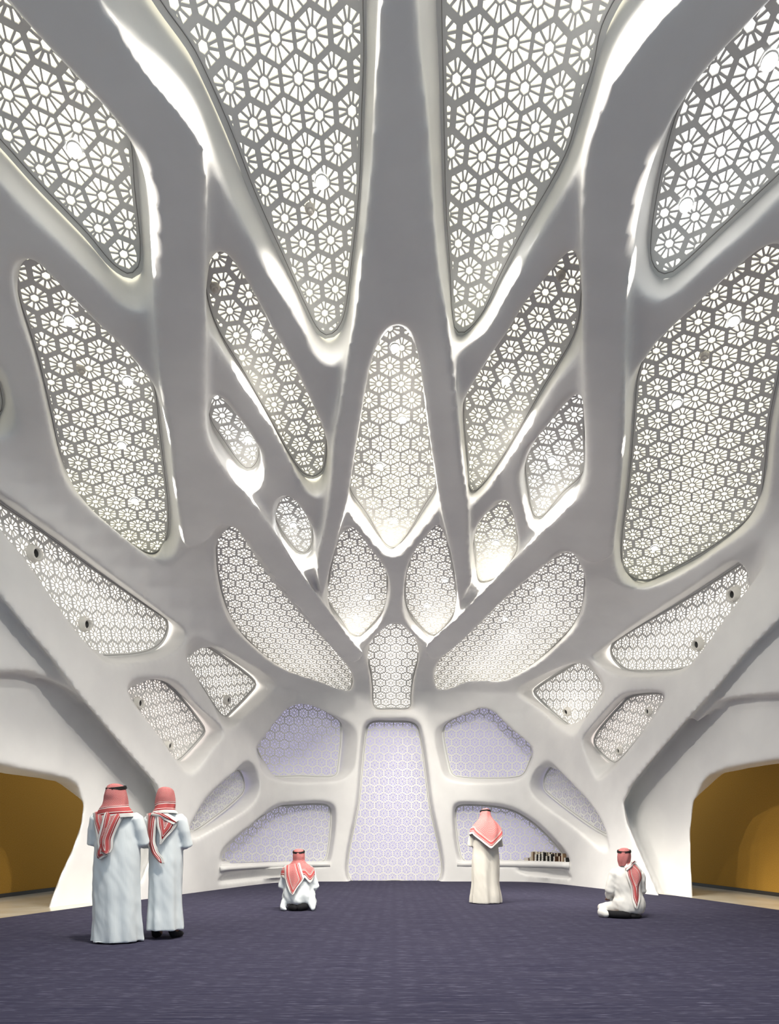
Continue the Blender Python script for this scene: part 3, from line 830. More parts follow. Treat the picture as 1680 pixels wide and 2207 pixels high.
bm = bmesh.new(); r = lathe(bm, [(0.06, 0.0), (0.058, 0.02), (0.045, 0.045), (0.03, 0.05), (0.026, 0.075), (0.012, 0.082)], 16); bm.faces.new(r[-1]); bm.faces.new(r[0][::-1])
bmesh.ops.recalc_face_normals(bm, faces=bm.faces)
DET = bpy.data.meshes.new('detector'); bm.to_mesh(DET); bm.free(); DET.materials.append(mat('detector_grey', (0.72, 0.68, 0.62), 0.4))
for px, py, pn in ((463,618,'left_blade'),(1210,592,'right_blade'),(175,795,'left_bay'),(1520,765,'right_bay'),(668,448,'spine_left')):
    t = link_mesh('smoke_detector', DET, None, None)
    t.location = on_vault([px], [py], 0.985)[0]
    t.rotation_mode = 'QUATERNION'
    t.rotation_quaternion = face_quat(-PANEL[pn]['n'])
    tag(t, 'grey detector on the ' + PANEL[pn]['o']['text'], 'detector', 'ceiling detectors')

# ------------------------------------------------------------------ books on the right ledge
M_PAGE = mat('book_pages', (0.82, 0.80, 0.74), 0.8)
M_PAGE2 = mat('book_pages_aged', (0.62, 0.56, 0.44), 0.8)
M_COV = {'dark': mat('cover_black', (0.02, 0.018, 0.016), 0.5), 'brown': mat('cover_brown', (0.075, 0.035, 0.018), 0.5), 'tan': mat('cover_tan', (0.25, 0.16, 0.09), 0.55), 'red': mat('cover_red', (0.07, 0.012, 0.01), 0.5)}
def bx(bm, x0, x1, y0, y1, z0, z1):
    v = [bm.verts.new((x, y, z)) for z in (z0, z1) for y in (y0, y1) for x in (x0, x1)]
    for f in ((0,2,3,1),(4,5,7,6),(0,1,5,4),(2,6,7,3),(0,4,6,2),(1,3,7,5)):
        bm.faces.new([v[i] for i in f])
def book_meshes(w, d, t, pages, cover):
    """lying flat: spine on the right side, pages toward the hall"""
    bm = bmesh.new(); bx(bm, -w/2 + 0.002, w/2 - 0.005, -d/2 + 0.004, d/2 - 0.004, 0.004, t - 0.004)
    p = bpy.data.meshes.new('page_block'); bm.to_mesh(p); bm.free(); p.materials.append(pages)
    bm = bmesh.new(); bx(bm, -w/2, w/2, -d/2, d/2, 0, 0.004); bx(bm, -w/2, w/2, -d/2, d/2, t - 0.004, t); bx(bm, w/2 - 0.005, w/2, -d/2, d/2, 0.004, t - 0.004)
    c = bpy.data.meshes.new('cover'); bm.to_mesh(c); bm.free(); c.materials.append(cover)
    return p, c
LEDGE_Z = 0.625
def put_book(px, k, z, w, d, t, pages, cov, stand, label, group, cache={}):
    key = (round(w, 3), d, t, pages.name, cov)
    if key not in cache: cache[key] = book_meshes(w, d, t, pages, M_COV[cov])
    u = (px - CX) / FPX
    x, y = plan_point(u, z, k)
    xa, ya = plan_point(u + 0.01, z, k); xb, yb = plan_point(u - 0.01, z, k)
    e = empty('book', (x, y, z + (w / 2 if stand else 0)), math.atan2(ya - yb, xa - xb))
    if stand: e.rotation_euler = (0, math.radians(90), e.rotation_euler[2])
    link_mesh('page_block', cache[key][0], None, e); link_mesh('cover', cache[key][1], None, e)
    tag(e, label, 'book', group)
PXM = 17.9 / FPX
for x0, x1, n, t, pg, cv, lab in ((1131,1141,3,0.030,M_PAGE,'tan','thin pale book in the low stack at the open end of the ledge'),
        (1147,1152,9,0.030,M_PAGE2,'tan','thin aged book in the tall narrow stack on the ledge'),
        (1155,1160.5,4,0.048,M_PAGE,'dark','thick white-edged book in a flat stack of four beside the tall narrow stack'),
        (1163,1168.5,4,0.052,M_PAGE,'dark','thick white-edged book with black cover in a flat stack of four on the ledge'),
        (1170,1176,5,0.050,M_PAGE,'dark','thick white-edged book in the flat stack of five on the ledge'),
        (1179.5,1185,3,0.050,M_PAGE,'dark','white-edged book in the flat stack of three beside a black bound volume'),
        (1187.5,1193,4,0.052,M_PAGE,'dark','white-edged book with black cover in the last tall flat stack'),
        (1196,1202,3,0.048,M_PAGE,'brown','white-edged book in the short flat stack before the brown volumes'),
        (1219,1226,3,0.040,M_PAGE,'dark','white-edged book in the stack against the curved end of the opening')):
    for i in range(n):
        put_book((x0 + x1) / 2 + random.Random(int(x0) + i).uniform(-0.25, 0.25), 0.10, LEDGE_Z + i * t, (x1 - x0) * PXM, 0.13, t, pg, cv, False, ('topmost ' if i == n - 1 else ('lowest ', 'second-lowest ', 'third-lowest ', 'fourth-lowest ', 'fifth-lowest ', 'sixth-lowest ', 'seventh-lowest ', 'eighth-lowest ')[i]) + lab, 'books on the ledge')
for px, hgt, cv in ((1144,0.115,'brown'),(1155.5,0.27,'brown'),(1161.7,0.265,'brown'),(1167.9,0.26,'dark'),(1178,0.25,'dark'),(1184.2,0.25,'dark'),(1190.4,0.24,'brown'),(1196.6,0.235,'brown'),(1202.8,0.23,'brown'),(1208,0.15,'red'),(1214,0.23,'tan'),(1220,0.22,'dark')):
    put_book(px, 0.95 if px not in (1144, 1208, 1214) else 0.25, LEDGE_Z, hgt, 0.12, 0.075, M_PAGE2, cv, True, {'brown':'dark brown bound volume standing behind the flat stacks','dark':'black bound volume standing behind the flat stacks','red':'dark red bound volume standing near the curved end','tan':'tan brown bound volume standing near the curved end'}[cv], 'bound volumes on the ledge')

for sx, nm in ((-1, 'left'), (1, 'right')):  # unseen passage ceilings, put in to darken the top of the gold walls
    tag(poly_obj('ceiling_passage_' + nm, [(7.6, 12.5), (8.4, 12.5), (8.4, 22), (7.6, 22)] if sx > 0 else [(-7.5, 8), (-7.5, 22), (-8.4, 22), (-8.4, 8)], 3.6, 3.75, M_PLASTER), 'plain white ceiling of the %s passage behind the portal' % nm, None, None, 'structure')

# ------------------------------------------------------------------ people
M_SKIN = mat('skin', (0.42, 0.24, 0.15), 0.55)
M_HAIR = mat('hair', (0.012, 0.010, 0.009), 0.7)
M_EYE = mat('eye', (0.7, 0.7, 0.68), 0.2)
M_AGAL = mat('agal_black', (0.008, 0.008, 0.008), 0.7)
M_SOCK = mat('sock_black', (0.008, 0.008, 0.010), 0.85)
def thobe_mat(name, c):
    m = mat(name, c, 0.75, 0.15)
    nt = m.node_tree
    tc = nt.nodes.new('ShaderNodeTexCoord'); mp = nt.nodes.new('ShaderNodeMapping'); mp.inputs['Scale'].default_value = (9, 9, 2.2)
    nz = nt.nodes.new('ShaderNodeTexNoise'); nz.inputs['Scale'].default_value = 1.0; nz.inputs['Detail'].default_value = 3
    bp = nt.nodes.new('ShaderNodeBump'); bp.inputs['Strength'].default_value = 0.35; bp.inputs['Distance'].default_value = 0.03
    nt.links.new(tc.outputs['Object'], mp.inputs[0]); nt.links.new(mp.outputs[0], nz.inputs['Vector'])
    nt.links.new(nz.outputs['Fac'], bp.inputs['Height']); nt.links.new(bp.outputs[0], nt.nodes['Principled BSDF'].inputs['Normal'])
    return m
M_THOBE = thobe_mat('thobe_white', (0.80, 0.85, 0.87))
M_THOBE2 = thobe_mat('thobe_cream', (0.66, 0.63, 0.57))
M_THOBE3 = thobe_mat('thobe_warm_white', (0.76, 0.74, 0.71))

def scarf_mat():
    """red check on white; uv.x = metres along the weave, uv.y = metres from the cloth's edge"""
    m = mat('scarf_red_check', (0.6, 0.1, 0.1), 0.8, 0.1)
    nt = m.node_tree; b = nt.nodes['Principled BSDF']
    uv = nt.nodes.new('ShaderNodeUVMap'); uv.uv_map = 'UVMap'
    sep = nt.nodes.new('ShaderNodeSeparateXYZ'); nt.links.new(uv.outputs[0], sep.inputs[0])
    ck = nt.nodes.new('ShaderNodeTexChecker'); ck.inputs['Scale'].default_value = 1 / 0.0092
    ck.inputs['Color1'].default_value = (0.60, 0.34, 0.33, 1); ck.inputs['Color2'].default_value = (0.40, 0.025, 0.03, 1)
    nt.links.new(uv.outputs[0], ck.inputs['Vector'])
    rp = nt.nodes.new('ShaderNodeValToRGB'); cr = rp.color_ramp; cr.interpolation = 'CONSTANT'
    WH, RD, MD = (0.74, 0.72, 0.69, 1), (0.28, 0.012, 0.018, 1), (0.50, 0.10, 0.10, 1)
    stops = [(0.0, WH), (0.045, RD), (0.062, WH), (0.07, MD), (0.125, WH), (0.134, RD), (0.145, WH), (0.152, WH)]
    cr.elements[0].position = 0; cr.elements[0].color = WH
    cr.elements[1].position = stops[1][0] * 4; cr.elements[1].color = stops[1][1]
    for p, c in stops[2:]:
        e = cr.elements.new(p * 4); e.color = c
    mu = nt.nodes.new('ShaderNodeMath'); mu.operation = 'MULTIPLY'; mu.inputs[1].default_value = 4.0
    nt.links.new(sep.outputs[1], mu.inputs[0]); nt.links.new(mu.outputs[0], rp.inputs[0])
    gt = nt.nodes.new('ShaderNodeMath'); gt.operation = 'GREATER_THAN'; gt.inputs[1].default_value = 0.150
    nt.links.new(sep.outputs[1], gt.inputs[0])
    mx = nt.nodes.new('ShaderNodeMix'); mx.data_type = 'RGBA'
    nt.links.new(gt.outputs[0], mx.inputs['Factor']); nt.links.new(rp.outputs[0], mx.inputs['A']); nt.links.new(ck.outputs[0], mx.inputs['B'])
    nt.links.new(mx.outputs['Result'], b.inputs['Base Color'])
    return m
M_SCARF = scarf_mat()

def ellip(bm, c, r, seg=16, M=None):
    mt = Matrix.Translation(c) @ (M.to_4x4() if M else Matrix()) @ Matrix.Diagonal((*r, 1))
    bmesh.ops.create_uvsphere(bm, u_segments=seg, v_segments=seg * 2 // 3, radius=1.0, matrix=mt)

def limb(bm, pts, seg=12):
    """closed tapering tube through (point, radius) pairs, with round ends"""
    P = [(Vector(p), r) for p, r in pts]
    d0 = (P[0][0] - P[1][0]).normalized(); d1 = (P[-1][0] - P[-2][0]).normalized()
    full = [(P[0][0] + d0 * P[0][1] * 0.8, P[0][1] * 0.5)] + P + [(P[-1][0] + d1 * P[-1][1] * 0.8, P[-1][1] * 0.5)]
    rings = []
    for i, (p, r) in enumerate(full):
        t = (full[min(i + 1, len(full) - 1)][0] - full[max(i - 1, 0)][0]).normalized()
        a = t.cross(Vector((0.31, 0.17, 0.93)))
        if a.length < 0.1: a = t.cross(Vector((1, 0, 0)))
        a.normalize(); b = t.cross(a)
        rings.append([bm.verts.new(p + r * (math.cos(2 * math.pi * k / seg) * a + math.sin(2 * math.pi * k / seg) * b)) for k in range(seg)])
    for A, B in zip(rings, rings[1:]):
        for k in range(seg):
            bm.faces.new((A[k], A[(k + 1) % seg], B[(k + 1) % seg], B[k]))
    bm.faces.new(rings[0][::-1]); bm.faces.new(rings[-1])

def tower(bm, rows, seg=40, fold=0.0, nf=9, ph=0.0):
    """closed stack of elliptical sections: (z, cx, cy, rx, ry), with soft vertical folds"""
    rings = []
    zt = rows[-1][0]; zb = rows[0][0]
    for z, cx, cy, rx, ry in rows:
        g = fold * (1 - (z - zb) / (zt - zb)) ** 1.5
        rings.append([])
        for k in range(seg):
            a = 2 * math.pi * k / seg
            w = 1 + g * (math.sin(nf * a + ph + z * 1.3) + 0.5 * math.sin((nf + 4) * a - ph * 2 + z * 2))
            rings[-1].append(bm.verts.new((cx + rx * w * math.cos(a), cy + ry * w * math.sin(a), z)))
    for A, B in zip(rings, rings[1:]):
        for k in range(seg):
            bm.faces.new((A[k], A[(k + 1) % seg], B[(k + 1) % seg], B[k]))
    bm.faces.new(rings[0][::-1]); bm.faces.new(rings[-1])

def dense(rows, n=4):
    R = np.array(rows, float)
    out = []
    for i in range(len(R) - 1):
        for j in range(n):
            t = j / n
            p0, p1, p2, p3 = R[max(i - 1, 0)], R[i], R[i + 1], R[min(i + 2, len(R) - 1)]
            out.append(0.5 * (2 * p1 + (p2 - p0) * t + (2 * p0 - 5 * p1 + 4 * p2 - p3) * t * t + (3 * p1 - p0 - 3 * p2 + p3) * t ** 3))
    out.append(R[-1])
    return [tuple(r) for r in out]

def hand(bm, wrist, palm, side):
    """palm and five separate bent fingers; palm points away from the wrist"""
    w = Vector(wrist); p = Vector(palm)
    f = (p - w).normalized()
    lat = f.cross(Vector((0, 0, 1))).normalized()
    up = lat.cross(f)
    limb(bm, [(w, 0.026), (w + f * 0.03, 0.03), (w + f * 0.075, 0.03)])
    ellip(bm, w + f * 0.06, (0.04, 0.04, 0.02), 12, face_quat(up).to_matrix())
    for i, ln in enumerate((0.062, 0.074, 0.070, 0.054)):
        b0 = w + f * 0.085 + lat * (i - 1.5) * 0.021
        m1 = b0 + f * ln * 0.5 - up * 0.006
        limb(bm, [(b0, 0.0088), (m1, 0.0082), (m1 + f * ln * 0.42 - up * 0.022, 0.007)], 8)
    tb = w + f * 0.03 + lat * 0.03 * side
    limb(bm, [(tb, 0.011), (tb + f * 0.03 + lat * 0.022 * side, 0.010), (tb + f * 0.062 + lat * 0.026 * side - up * 0.008, 0.008)], 8)

def head(bm, c, turn=0.0, nod=0.0):
    c = Vector(c)
    R = Matrix.Rotation(turn, 3, 'Z') @ Matrix.Rotation(-nod, 3, 'X')
    def q(v): return c + R @ Vector(v)
    ellip(bm, q((0, -0.012, 0.03)), (0.076, 0.096, 0.092), 18, R)
    ellip(bm, q((0, 0.025, -0.045)), (0.058, 0.066, 0.072), 16, R)
    limb(bm, [(q((0, 0.093, 0.015)), 0.010), (q((0, 0.112, -0.018)), 0.014)], 8)
    for sx in (-1, 1):
        ellip(bm, q((sx * 0.079, -0.005, -0.008)), (0.012, 0.022, 0.034), 10, R)
        ellip(bm, q((sx * 0.016, 0.085, -0.052)), (0.018, 0.010, 0.007), 8, R)
    return q, R

def person(name_label, loc, turn, thobe_m, rows, arms, head_c, head_turn, nod, legs, scarf, agal=True, socks=None, thobe_extra=(), fold=0.03, ph=0.0, agal_tilt=0.25):
    root = empty('person', loc, turn)
    tag(root, name_label, 'person', 'men in the prayer hall')
    # body: one continuous skin
    bm = bmesh.new()
    q, R = head(bm, head_c, head_turn, nod)
    neck0 = Vector((rows[-1][1], rows[-1][2], rows[-1][0] - 0.05))
    limb(bm, [(neck0, 0.062), (q((0, -0.02, -0.05)), 0.056)])
    inner = [(z, cx, cy, max(rx - 0.055, 0.05), max(ry - 0.05, 0.045)) for z, cx, cy, rx, ry in rows if z > rows[0][0] + 0.35 * (rows[-1][0] - rows[0][0])]
    tower(bm, dense(inner, 3), 24)
    for side, (sh, el, wr, pl) in arms.items():
        limb(bm, [(sh, 0.052), (el, 0.042), (wr, 0.028)])
        hand(bm, wr, pl, -1 if side > 0 else 1)
    for lg in legs: limb(bm, lg)
    bmesh.ops.recalc_face_normals(bm, faces=bm.faces)
    me = remesh_bm(bm, 0.0085, 3)
    link_mesh('body', me, M_SKIN, root)
    bm = bmesh.new()
    bm.free()
    for sx in (-1, 1):
        bm = bmesh.new(); ellip(bm, q((sx * 0.031, 0.078, 0.012)), (0.012, 0.010, 0.008), 8, R)
        bm_obj('eye', bm, M_EYE, root, True)
    bm = bmesh.new()
    ellip(bm, q((0, 0.045, -0.075)), (0.056, 0.052, 0.05), 12, R)
    bm_obj('beard', bm, M_HAIR, root, True)
    bm = bmesh.new()
    ellip(bm, q((0, -0.018, 0.036)), (0.079, 0.098, 0.092), 16, R)
    bmesh.ops.delete(bm, geom=[v for v in bm.verts if (R.transposed() @ (v.co - Vector(head_c))).z < -0.02 or (R.transposed() @ (v.co - Vector(head_c))).y > 0.06], context='VERTS')
    bm_obj('hair', bm, M_HAIR, root, True)
    # robe
    bm = bmesh.new()
    tower(bm, dense(rows), 56, fold, 8, ph)
    for side, (sh, el, wr, pl) in arms.items():
        sh, el, wr = Vector(sh), Vector(el), Vector(wr)
        limb(bm, [(sh, 0.085), (sh.lerp(el, 0.5), 0.077), (el, 0.070), (el.lerp(wr, 0.5), 0.062), (wr + (el - wr).normalized() * 0.01, 0.05)], 16)
    for ex in thobe_extra: limb(bm, ex, 16)
    bmesh.ops.recalc_face_normals(bm, faces=bm.faces)
    me = remesh_bm(bm, 0.013, 3)
    nv = len(me.vertices)
    co = np.empty(nv * 3); me.vertices.foreach_get('co', co); co = co.reshape(-1, 3)
    no = np.empty(nv * 3); me.vertices.foreach_get('normal', no); no = no.reshape(-1, 3)
    hang = np.clip((rows[-1][0] - co[:, 2]) / rows[-1][0], 0, 1)
    tall = rows[-1][0] > 1.2
    sx, sz = (7.5, 1.6) if tall else (8.0, 5.0)
    d = np.array([mnoise.noise(Vector((p[0] * sx + 7 * ph, p[1] * sx, p[2] * sz + ph))) for p in co]) * (0.008 + 0.014 * hang) * (1.0 if tall else 1.5)
    d += np.array([mnoise.noise(Vector((p[0] * 15 + p[2] * 6, p[1] * 15 - ph, p[2] * (7 if tall else 13) + p[0] * 5))) for p in co]) * (0.0045 if tall else 0.008)
    co = co + no * d[:, None]
    co[:, 2] = np.maximum(co[:, 2], 0.004)
    me.vertices.foreach_set('co', co.ravel()); me.update()
    link_mesh('robe', me, thobe_m, root)
    if socks:
        for sk in socks:
            bm = bmesh.new(); limb(bm, sk, 14)
            bmesh.ops.recalc_face_normals(bm, faces=bm.faces)
            bm_obj('sock', bm, M_SOCK, root, True)
    # headscarf
    sc = scarf(q, R, root)
    if agal:
        bm = bmesh.new()
        Ra = R @ Matrix.Rotation(agal_tilt, 3, 'X')
        c = q((0, -0.02, 0.078))
        for dz, rr in ((0.0, 1.0), (0.016, 0.97)):
            rings = []
            for i in range(36):
                a = 2 * math.pi * i / 36
                ctr = Vector((0.092 * rr * math.cos(a), 0.112 * rr * math.sin(a), dz)); rad = Vector((math.cos(a), math.sin(a), 0))
                rings.append([bm.verts.new(c + Ra @ (ctr + 0.0115 * (math.cos(t) * rad + math.sin(t) * Vector((0, 0, 1))))) for t in [k * math.pi / 4 for k in range(8)]])
            for i in range(36):
                for k in range(8):
                    bm.faces.new((rings[i][k], rings[(i + 1) % 36][k], rings[(i + 1) % 36][(k + 1) % 8], rings[i][(k + 1) % 8]))
        bm_obj('head_cord', bm, M_AGAL, root, True)
    return root

def sheet(name, grid, uvs, root, thick=0.006):
    """cloth from a grid of points, given thickness"""
    n, m = len(grid), len(grid[0])
    bm = bmesh.new()
    ul = bm.loops.layers.uv.new('UVMap')
    V = [[bm.verts.new(p) for p in row] for row in grid]
    U = {V[i][j]: uvs[i][j] for i in range(n) for j in range(m)}
    for i in range(n - 1):
        for j in range(m - 1):
            f = bm.faces.new((V[i][j], V[i][j + 1], V[i + 1][j + 1], V[i + 1][j]))
            for l in f.loops: l[ul].uv = U[l.vert]
    me = bpy.data.meshes.new(name); bm.to_mesh(me); bm.free()
    o = bpy.data.objects.new('tmp', me); COL.objects.link(o)
    s1 = o.modifiers.new('s', 'SUBSURF'); s1.levels = 1; s1.render_levels = 1
    s2 = o.modifiers.new('t', 'SOLIDIFY'); s2.thickness = thick; s2.offset = 0
    out = evaluated_mesh(o)
    bpy.data.objects.remove(o)
    out.polygons.foreach_set('use_smooth', [True] * len(out.polygons))
    return link_mesh(name, out, M_SCARF, root)

def hood(q, R, root, shoulder, bottom, spread=2.3, face_open=0.62, name='headscarf', tuck=0.0):
    """cloth over skull, neck and shoulders. shoulder: rows (z drop, half width, half depth, centre y); bottom(phi) = how far the hem reaches along the drop"""
    ph_n = 41
    grid = [[] for _ in range(30)]; uvs = [[] for _ in range(30)]
    prof = shoulder
    L = [0]
    for a, b in zip(prof, prof[1:]):
        L.append(L[-1] + math.dist((a[0], a[1] * 0.7 + a[2] * 0.3), (b[0], b[1] * 0.7 + b[2] * 0.3)))
    for j in range(ph_n):
        s = -1 + 2 * j / (ph_n - 1)
        phi = s * spread
        hem = bottom(s)
        for i in range(30):
            t = (i / 29) ** 0.9 * hem
            k = 0
            while k < len(L) - 2 and L[k + 1] < t: k += 1
            w = (t - L[k]) / max(L[k + 1] - L[k], 1e-6)
            z, rx, ry, cy = [prof[k][a] + (prof[k + 1][a] - prof[k][a]) * w for a in range(4)]
            wob = 1 + 0.035 * math.sin(phi * 7 + i * 0.25) * min(1, t / 0.25)
            grid[i].append(q((rx * wob * math.sin(phi), cy - ry * wob * math.cos(phi), z)))
            uvs[i].append((phi * 0.14, max(0.0, hem - t + tuck)))
    return sheet(name, grid, uvs, root)

def tail(root, left, right, back, name='scarf_tail', off=0.02, edge=0.16, parent=None):
    """hanging end of the scarf: left and right edges as (x, z) lists from top to bottom, laid on the back surface"""
    n = 18; m = 11
    Lp = np.array(left, float); Rp = np.array(right, float)
    def at(P, t):
        k = min(int(t * (len(P) - 1)), len(P) - 2); w = t * (len(P) - 1) - k
        return P[k] * (1 - w) + P[k + 1] * w
    grid, uvs = [], []
    for i in range(n):
        a, b = at(Lp, i / (n - 1)), at(Rp, i / (n - 1))
        row, ur = [], []
        wd = np.linalg.norm(b - a)
        for j in range(m):
            s = j / (m - 1)
            x, z = a * (1 - s) + b * s
            y = back(x, z) - off - 0.012 * math.sin(s * math.pi * 3 + i * 0.3) * min(1, wd / 0.15) - 0.012 * math.sin(math.pi * s)
            row.append((x, y, z)); ur.append((z, min(s, 1 - s) * max(wd, 0.05) * 1.7))
        grid.append(row); uvs.append(ur)
    return sheet(name, grid, uvs, parent or root, 0.008)

def back_of(rows):
    R = np.array(dense(rows), float)
    def f(x, z):
        cx = np.interp(z, R[:, 0], R[:, 1]); cy = np.interp(z, R[:, 0], R[:, 2])
        rx = np.interp(z, R[:, 0], R[:, 3]); ry = np.interp(z, R[:, 0], R[:, 4])
        q = min(0.98, abs((x - cx) / rx))
        return float(cy - ry * math.sqrt(1 - q * q))
    return f

SKULL = [(0.135, 0.01, 0.01, -0.02), (0.128, 0.05, 0.06, -0.02), (0.105, 0.082, 0.10, -0.02), (0.06, 0.094, 0.118, -0.02), (0.0, 0.098, 0.122, -0.02), (-0.06, 0.092, 0.112, -0.02)]

# standing men: rows of the robe (z, cx, cy, rx, ry)
def stand_rows(w, hem):
    return [(hem, 0, 0, 0.262 * w, 0.215), (0.12 + hem, 0, 0, 0.255 * w, 0.21), (0.40, 0, 0, 0.245 * w, 0.195), (0.75, 0, 0, 0.245 * w, 0.185), (0.98, 0, 0.005, 0.245 * w, 0.178), (1.15, 0, 0.005, 0.232 * w, 0.165),
            (1.30, 0, 0, 0.222 * w, 0.145), (1.39, 0, -0.005, 0.196 * w, 0.12), (1.45, 0, -0.005, 0.13, 0.092), (1.50, 0, 0.0, 0.072, 0.072)]
def stand_arms(w, drop=1.13, out=0.30):
    return {s: ((s * 0.185 * w, 0, 1.37), (s * out * w, 0.02, drop), (s * 0.10, 0.235, 1.10), (s * -0.02, 0.262, 1.09)) for s in (-1, 1)}
def stand_legs():
    return [[((s * 0.095, 0, 0.9), 0.085), ((s * 0.095, 0.01, 0.5), 0.058), ((s * 0.1, -0.01, 0.28), 0.055), ((s * 0.1, -0.02, 0.09), 0.036), ((s * 0.11, 0.10, 0.045), 0.034)] for s in (-1, 1)]
def stand_socks(y=0.0):
    return [[((s * 0.1, -0.03 + y, 0.30), 0.058), ((s * 0.1, -0.05 + y, 0.16), 0.05), ((s * 0.1, -0.06 + y, 0.085), 0.04), ((s * 0.105, -0.03 + y, 0.046), 0.044), ((s * 0.125, 0.09 + y, 0.038), 0.04), ((s * 0.13, 0.15 + y, 0.032), 0.028)] for s in (-1, 1)]

def spot(px, py):
    Y = CAMH * FPX / (py - HY)
    return ((px - CX) / FPX * Y, Y, 0.0)

# 1: broad man, scarf knotted over the left shoulder
r1 = stand_rows(1.03, 0.012)
def sc1(q, R, root):
    h = hood(q, R, root, SKULL[:4] + [(0.0, 0.112, 0.13, -0.02), (-0.06, 0.128, 0.125, -0.02), (-0.11, 0.14, 0.125, -0.03), (-0.15, 0.175, 0.14, -0.03), (-0.20, 0.215, 0.155, -0.02), (-0.27, 0.232, 0.17, -0.01)], lambda s: 0.49 - 0.05 * s, 2.2)
    b = back_of(r1)
    tail(root, [(-0.24, 1.44), (-0.205, 1.33), (-0.16, 1.22), (-0.135, 1.10), (-0.16, 1.00), (-0.14, 0.95)], [(0.10, 1.47), (0.075, 1.38), (0.045, 1.25), (0.0, 1.12), (0.01, 0.98), (-0.09, 0.92)], b, off=0.035)
    tail(root, [(-0.06, 1.44), (-0.08, 1.28), (-0.13, 1.12), (-0.10, 1.0), (-0.03, 0.97)], [(0.16, 1.45), (0.11, 1.32), (0.05, 1.15), (0.055, 1.04), (0.04, 1.0)], b, off=0.055)
    return h
person('broad man standing in long white robe, black head cord over trailing red checked scarf', spot(252, 2030), 0.0, M_THOBE, r1, stand_arms(1.12, 1.12, 0.255), (0.0, 0.015, 1.625), -0.35, 0.05, stand_legs(), sc1, True, stand_socks(), fold=0.06, ph=0.4)
# 2: slimmer man without head cord
r2 = stand_rows(0.80, 0.10)
def sc2(q, R, root):
    h = hood(q, R, root, SKULL[:4] + [(0.0, 0.106, 0.125, -0.02), (-0.06, 0.112, 0.118, -0.02), (-0.12, 0.105, 0.115, -0.03), (-0.17, 0.14, 0.13, -0.03), (-0.22, 0.175, 0.145, -0.02)], lambda s: 0.40 - 0.03 * s, 2.2)
    b = back_of(r2)
    tail(root, [(-0.20, 1.44), (-0.185, 1.25), (-0.15, 1.10), (-0.10, 0.98), (-0.035, 0.92), (0.01, 0.88)], [(-0.02, 1.47), (-0.035, 1.30), (-0.045, 1.12), (0.0, 1.0), (0.06, 0.93), (0.075, 0.87)], b, off=0.035)
    tail(root, [(-0.03, 1.43), (-0.01, 1.28), (0.02, 1.18), (0.02, 1.08)], [(0.19, 1.36), (0.155, 1.26), (0.10, 1.18), (0.035, 1.08)], b, off=0.045)
    tail(root, [(-0.06, 1.50), (0.03, 1.47), (0.12, 1.42), (0.19, 1.36)], [(-0.1, 1.42), (0.0, 1.40), (0.09, 1.35), (0.15, 1.31)], b, off=0.06)
    return h
person('slim man standing in white robe and black socks, red checked scarf without a head cord', spot(357, 2021), -0.05, M_THOBE, r2, stand_arms(0.95, 1.09, 0.26), (0.0, 0.015, 1.615), 0.15, 0.12, stand_legs(), sc2, False, stand_socks(), fold=0.055, ph=1.7)
# 4: man standing alone before the prayer wall, scarf spread to a point
r4 = [(z, cx, cy, rx * (1.14 if z < 0.3 else 1.04 if z < 0.8 else 0.98), ry) for z, cx, cy, rx, ry in stand_rows(1.0, 0.012)]
def sc4(q, R, root):
    return hood(q, R, root, SKULL[:-1] + [(-0.07, 0.135, 0.13, -0.02), (-0.16, 0.21, 0.155, -0.03), (-0.27, 0.285, 0.18, -0.03), (-0.40, 0.312, 0.205, -0.03), (-0.56, 0.30, 0.215, -0.02), (-0.80, 0.28, 0.215, -0.02)],
                lambda s: 0.60 + 0.32 * max(0, 1 - abs(s - 0.08) * 1.65), 2.0)
person('man standing in greyish cream robe, red checked scarf spread to a point behind', spot(1047, 1947), 0.0, M_THOBE2, r4, stand_arms(1.02, 1.10, 0.27), (0.0, 0.015, 1.625), 0.0, 0.22, stand_legs(), sc4, True, stand_socks(), fold=0.055, ph=2.2, agal_tilt=0.1)
# 3: man kneeling on his heels
r3 = [(0.10, 0, 0.0, 0.20, 0.17), (0.15, 0, 0.0, 0.245, 0.21), (0.25, 0, 0.01, 0.268, 0.22), (0.38, 0, 0.02, 0.25, 0.19), (0.52, 0, 0.03, 0.235, 0.165), (0.63, 0, 0.04, 0.225, 0.145), (0.70, 0, 0.05, 0.195, 0.12), (0.75, 0, 0.06, 0.12, 0.09), (0.79, 0, 0.065, 0.072, 0.072)]
a3 = {s: ((s * 0.185, 0.045, 0.665), (s * 0.275, 0.05, 0.40), (s * 0.16, 0.30, 0.285), (s * 0.14, 0.40, 0.27)) for s in (-1, 1)}
l3 = [[((s * 0.10, 0.05, 0.17), 0.085), ((s * 0.15, 0.42, 0.11), 0.062), ((s * 0.12, 0.15, 0.07), 0.05), ((s * 0.09, -0.10, 0.055), 0.036)] for s in (-1, 1)]
def sc3(q, R, root):
    h = hood(q, R, root, SKULL + [(-0.11, 0.13, 0.13, -0.025), (-0.155, 0.20, 0.15, -0.035), (-0.19, 0.265, 0.165, -0.04), (-0.30, 0.29, 0.205, -0.05), (-0.45, 0.285, 0.24, -0.055), (-0.62, 0.28, 0.255, -0.055)],
             lambda s: 0.60 + 0.16 * max(0, 1 - abs(s + 0.16) * 4.0) + 0.10 * max(0, 1 - abs(s - 0.42) * 6), 2.0)
    b = back_of(r3)
    tail(root, [(-0.22, 0.74), (-0.20, 0.56), (-0.16, 0.43), (-0.10, 0.31), (-0.06, 0.27)], [(0.04, 0.79), (0.10, 0.62), (0.13, 0.53), (0.02, 0.38), (-0.03, 0.28)], b, off=0.085)
    return h
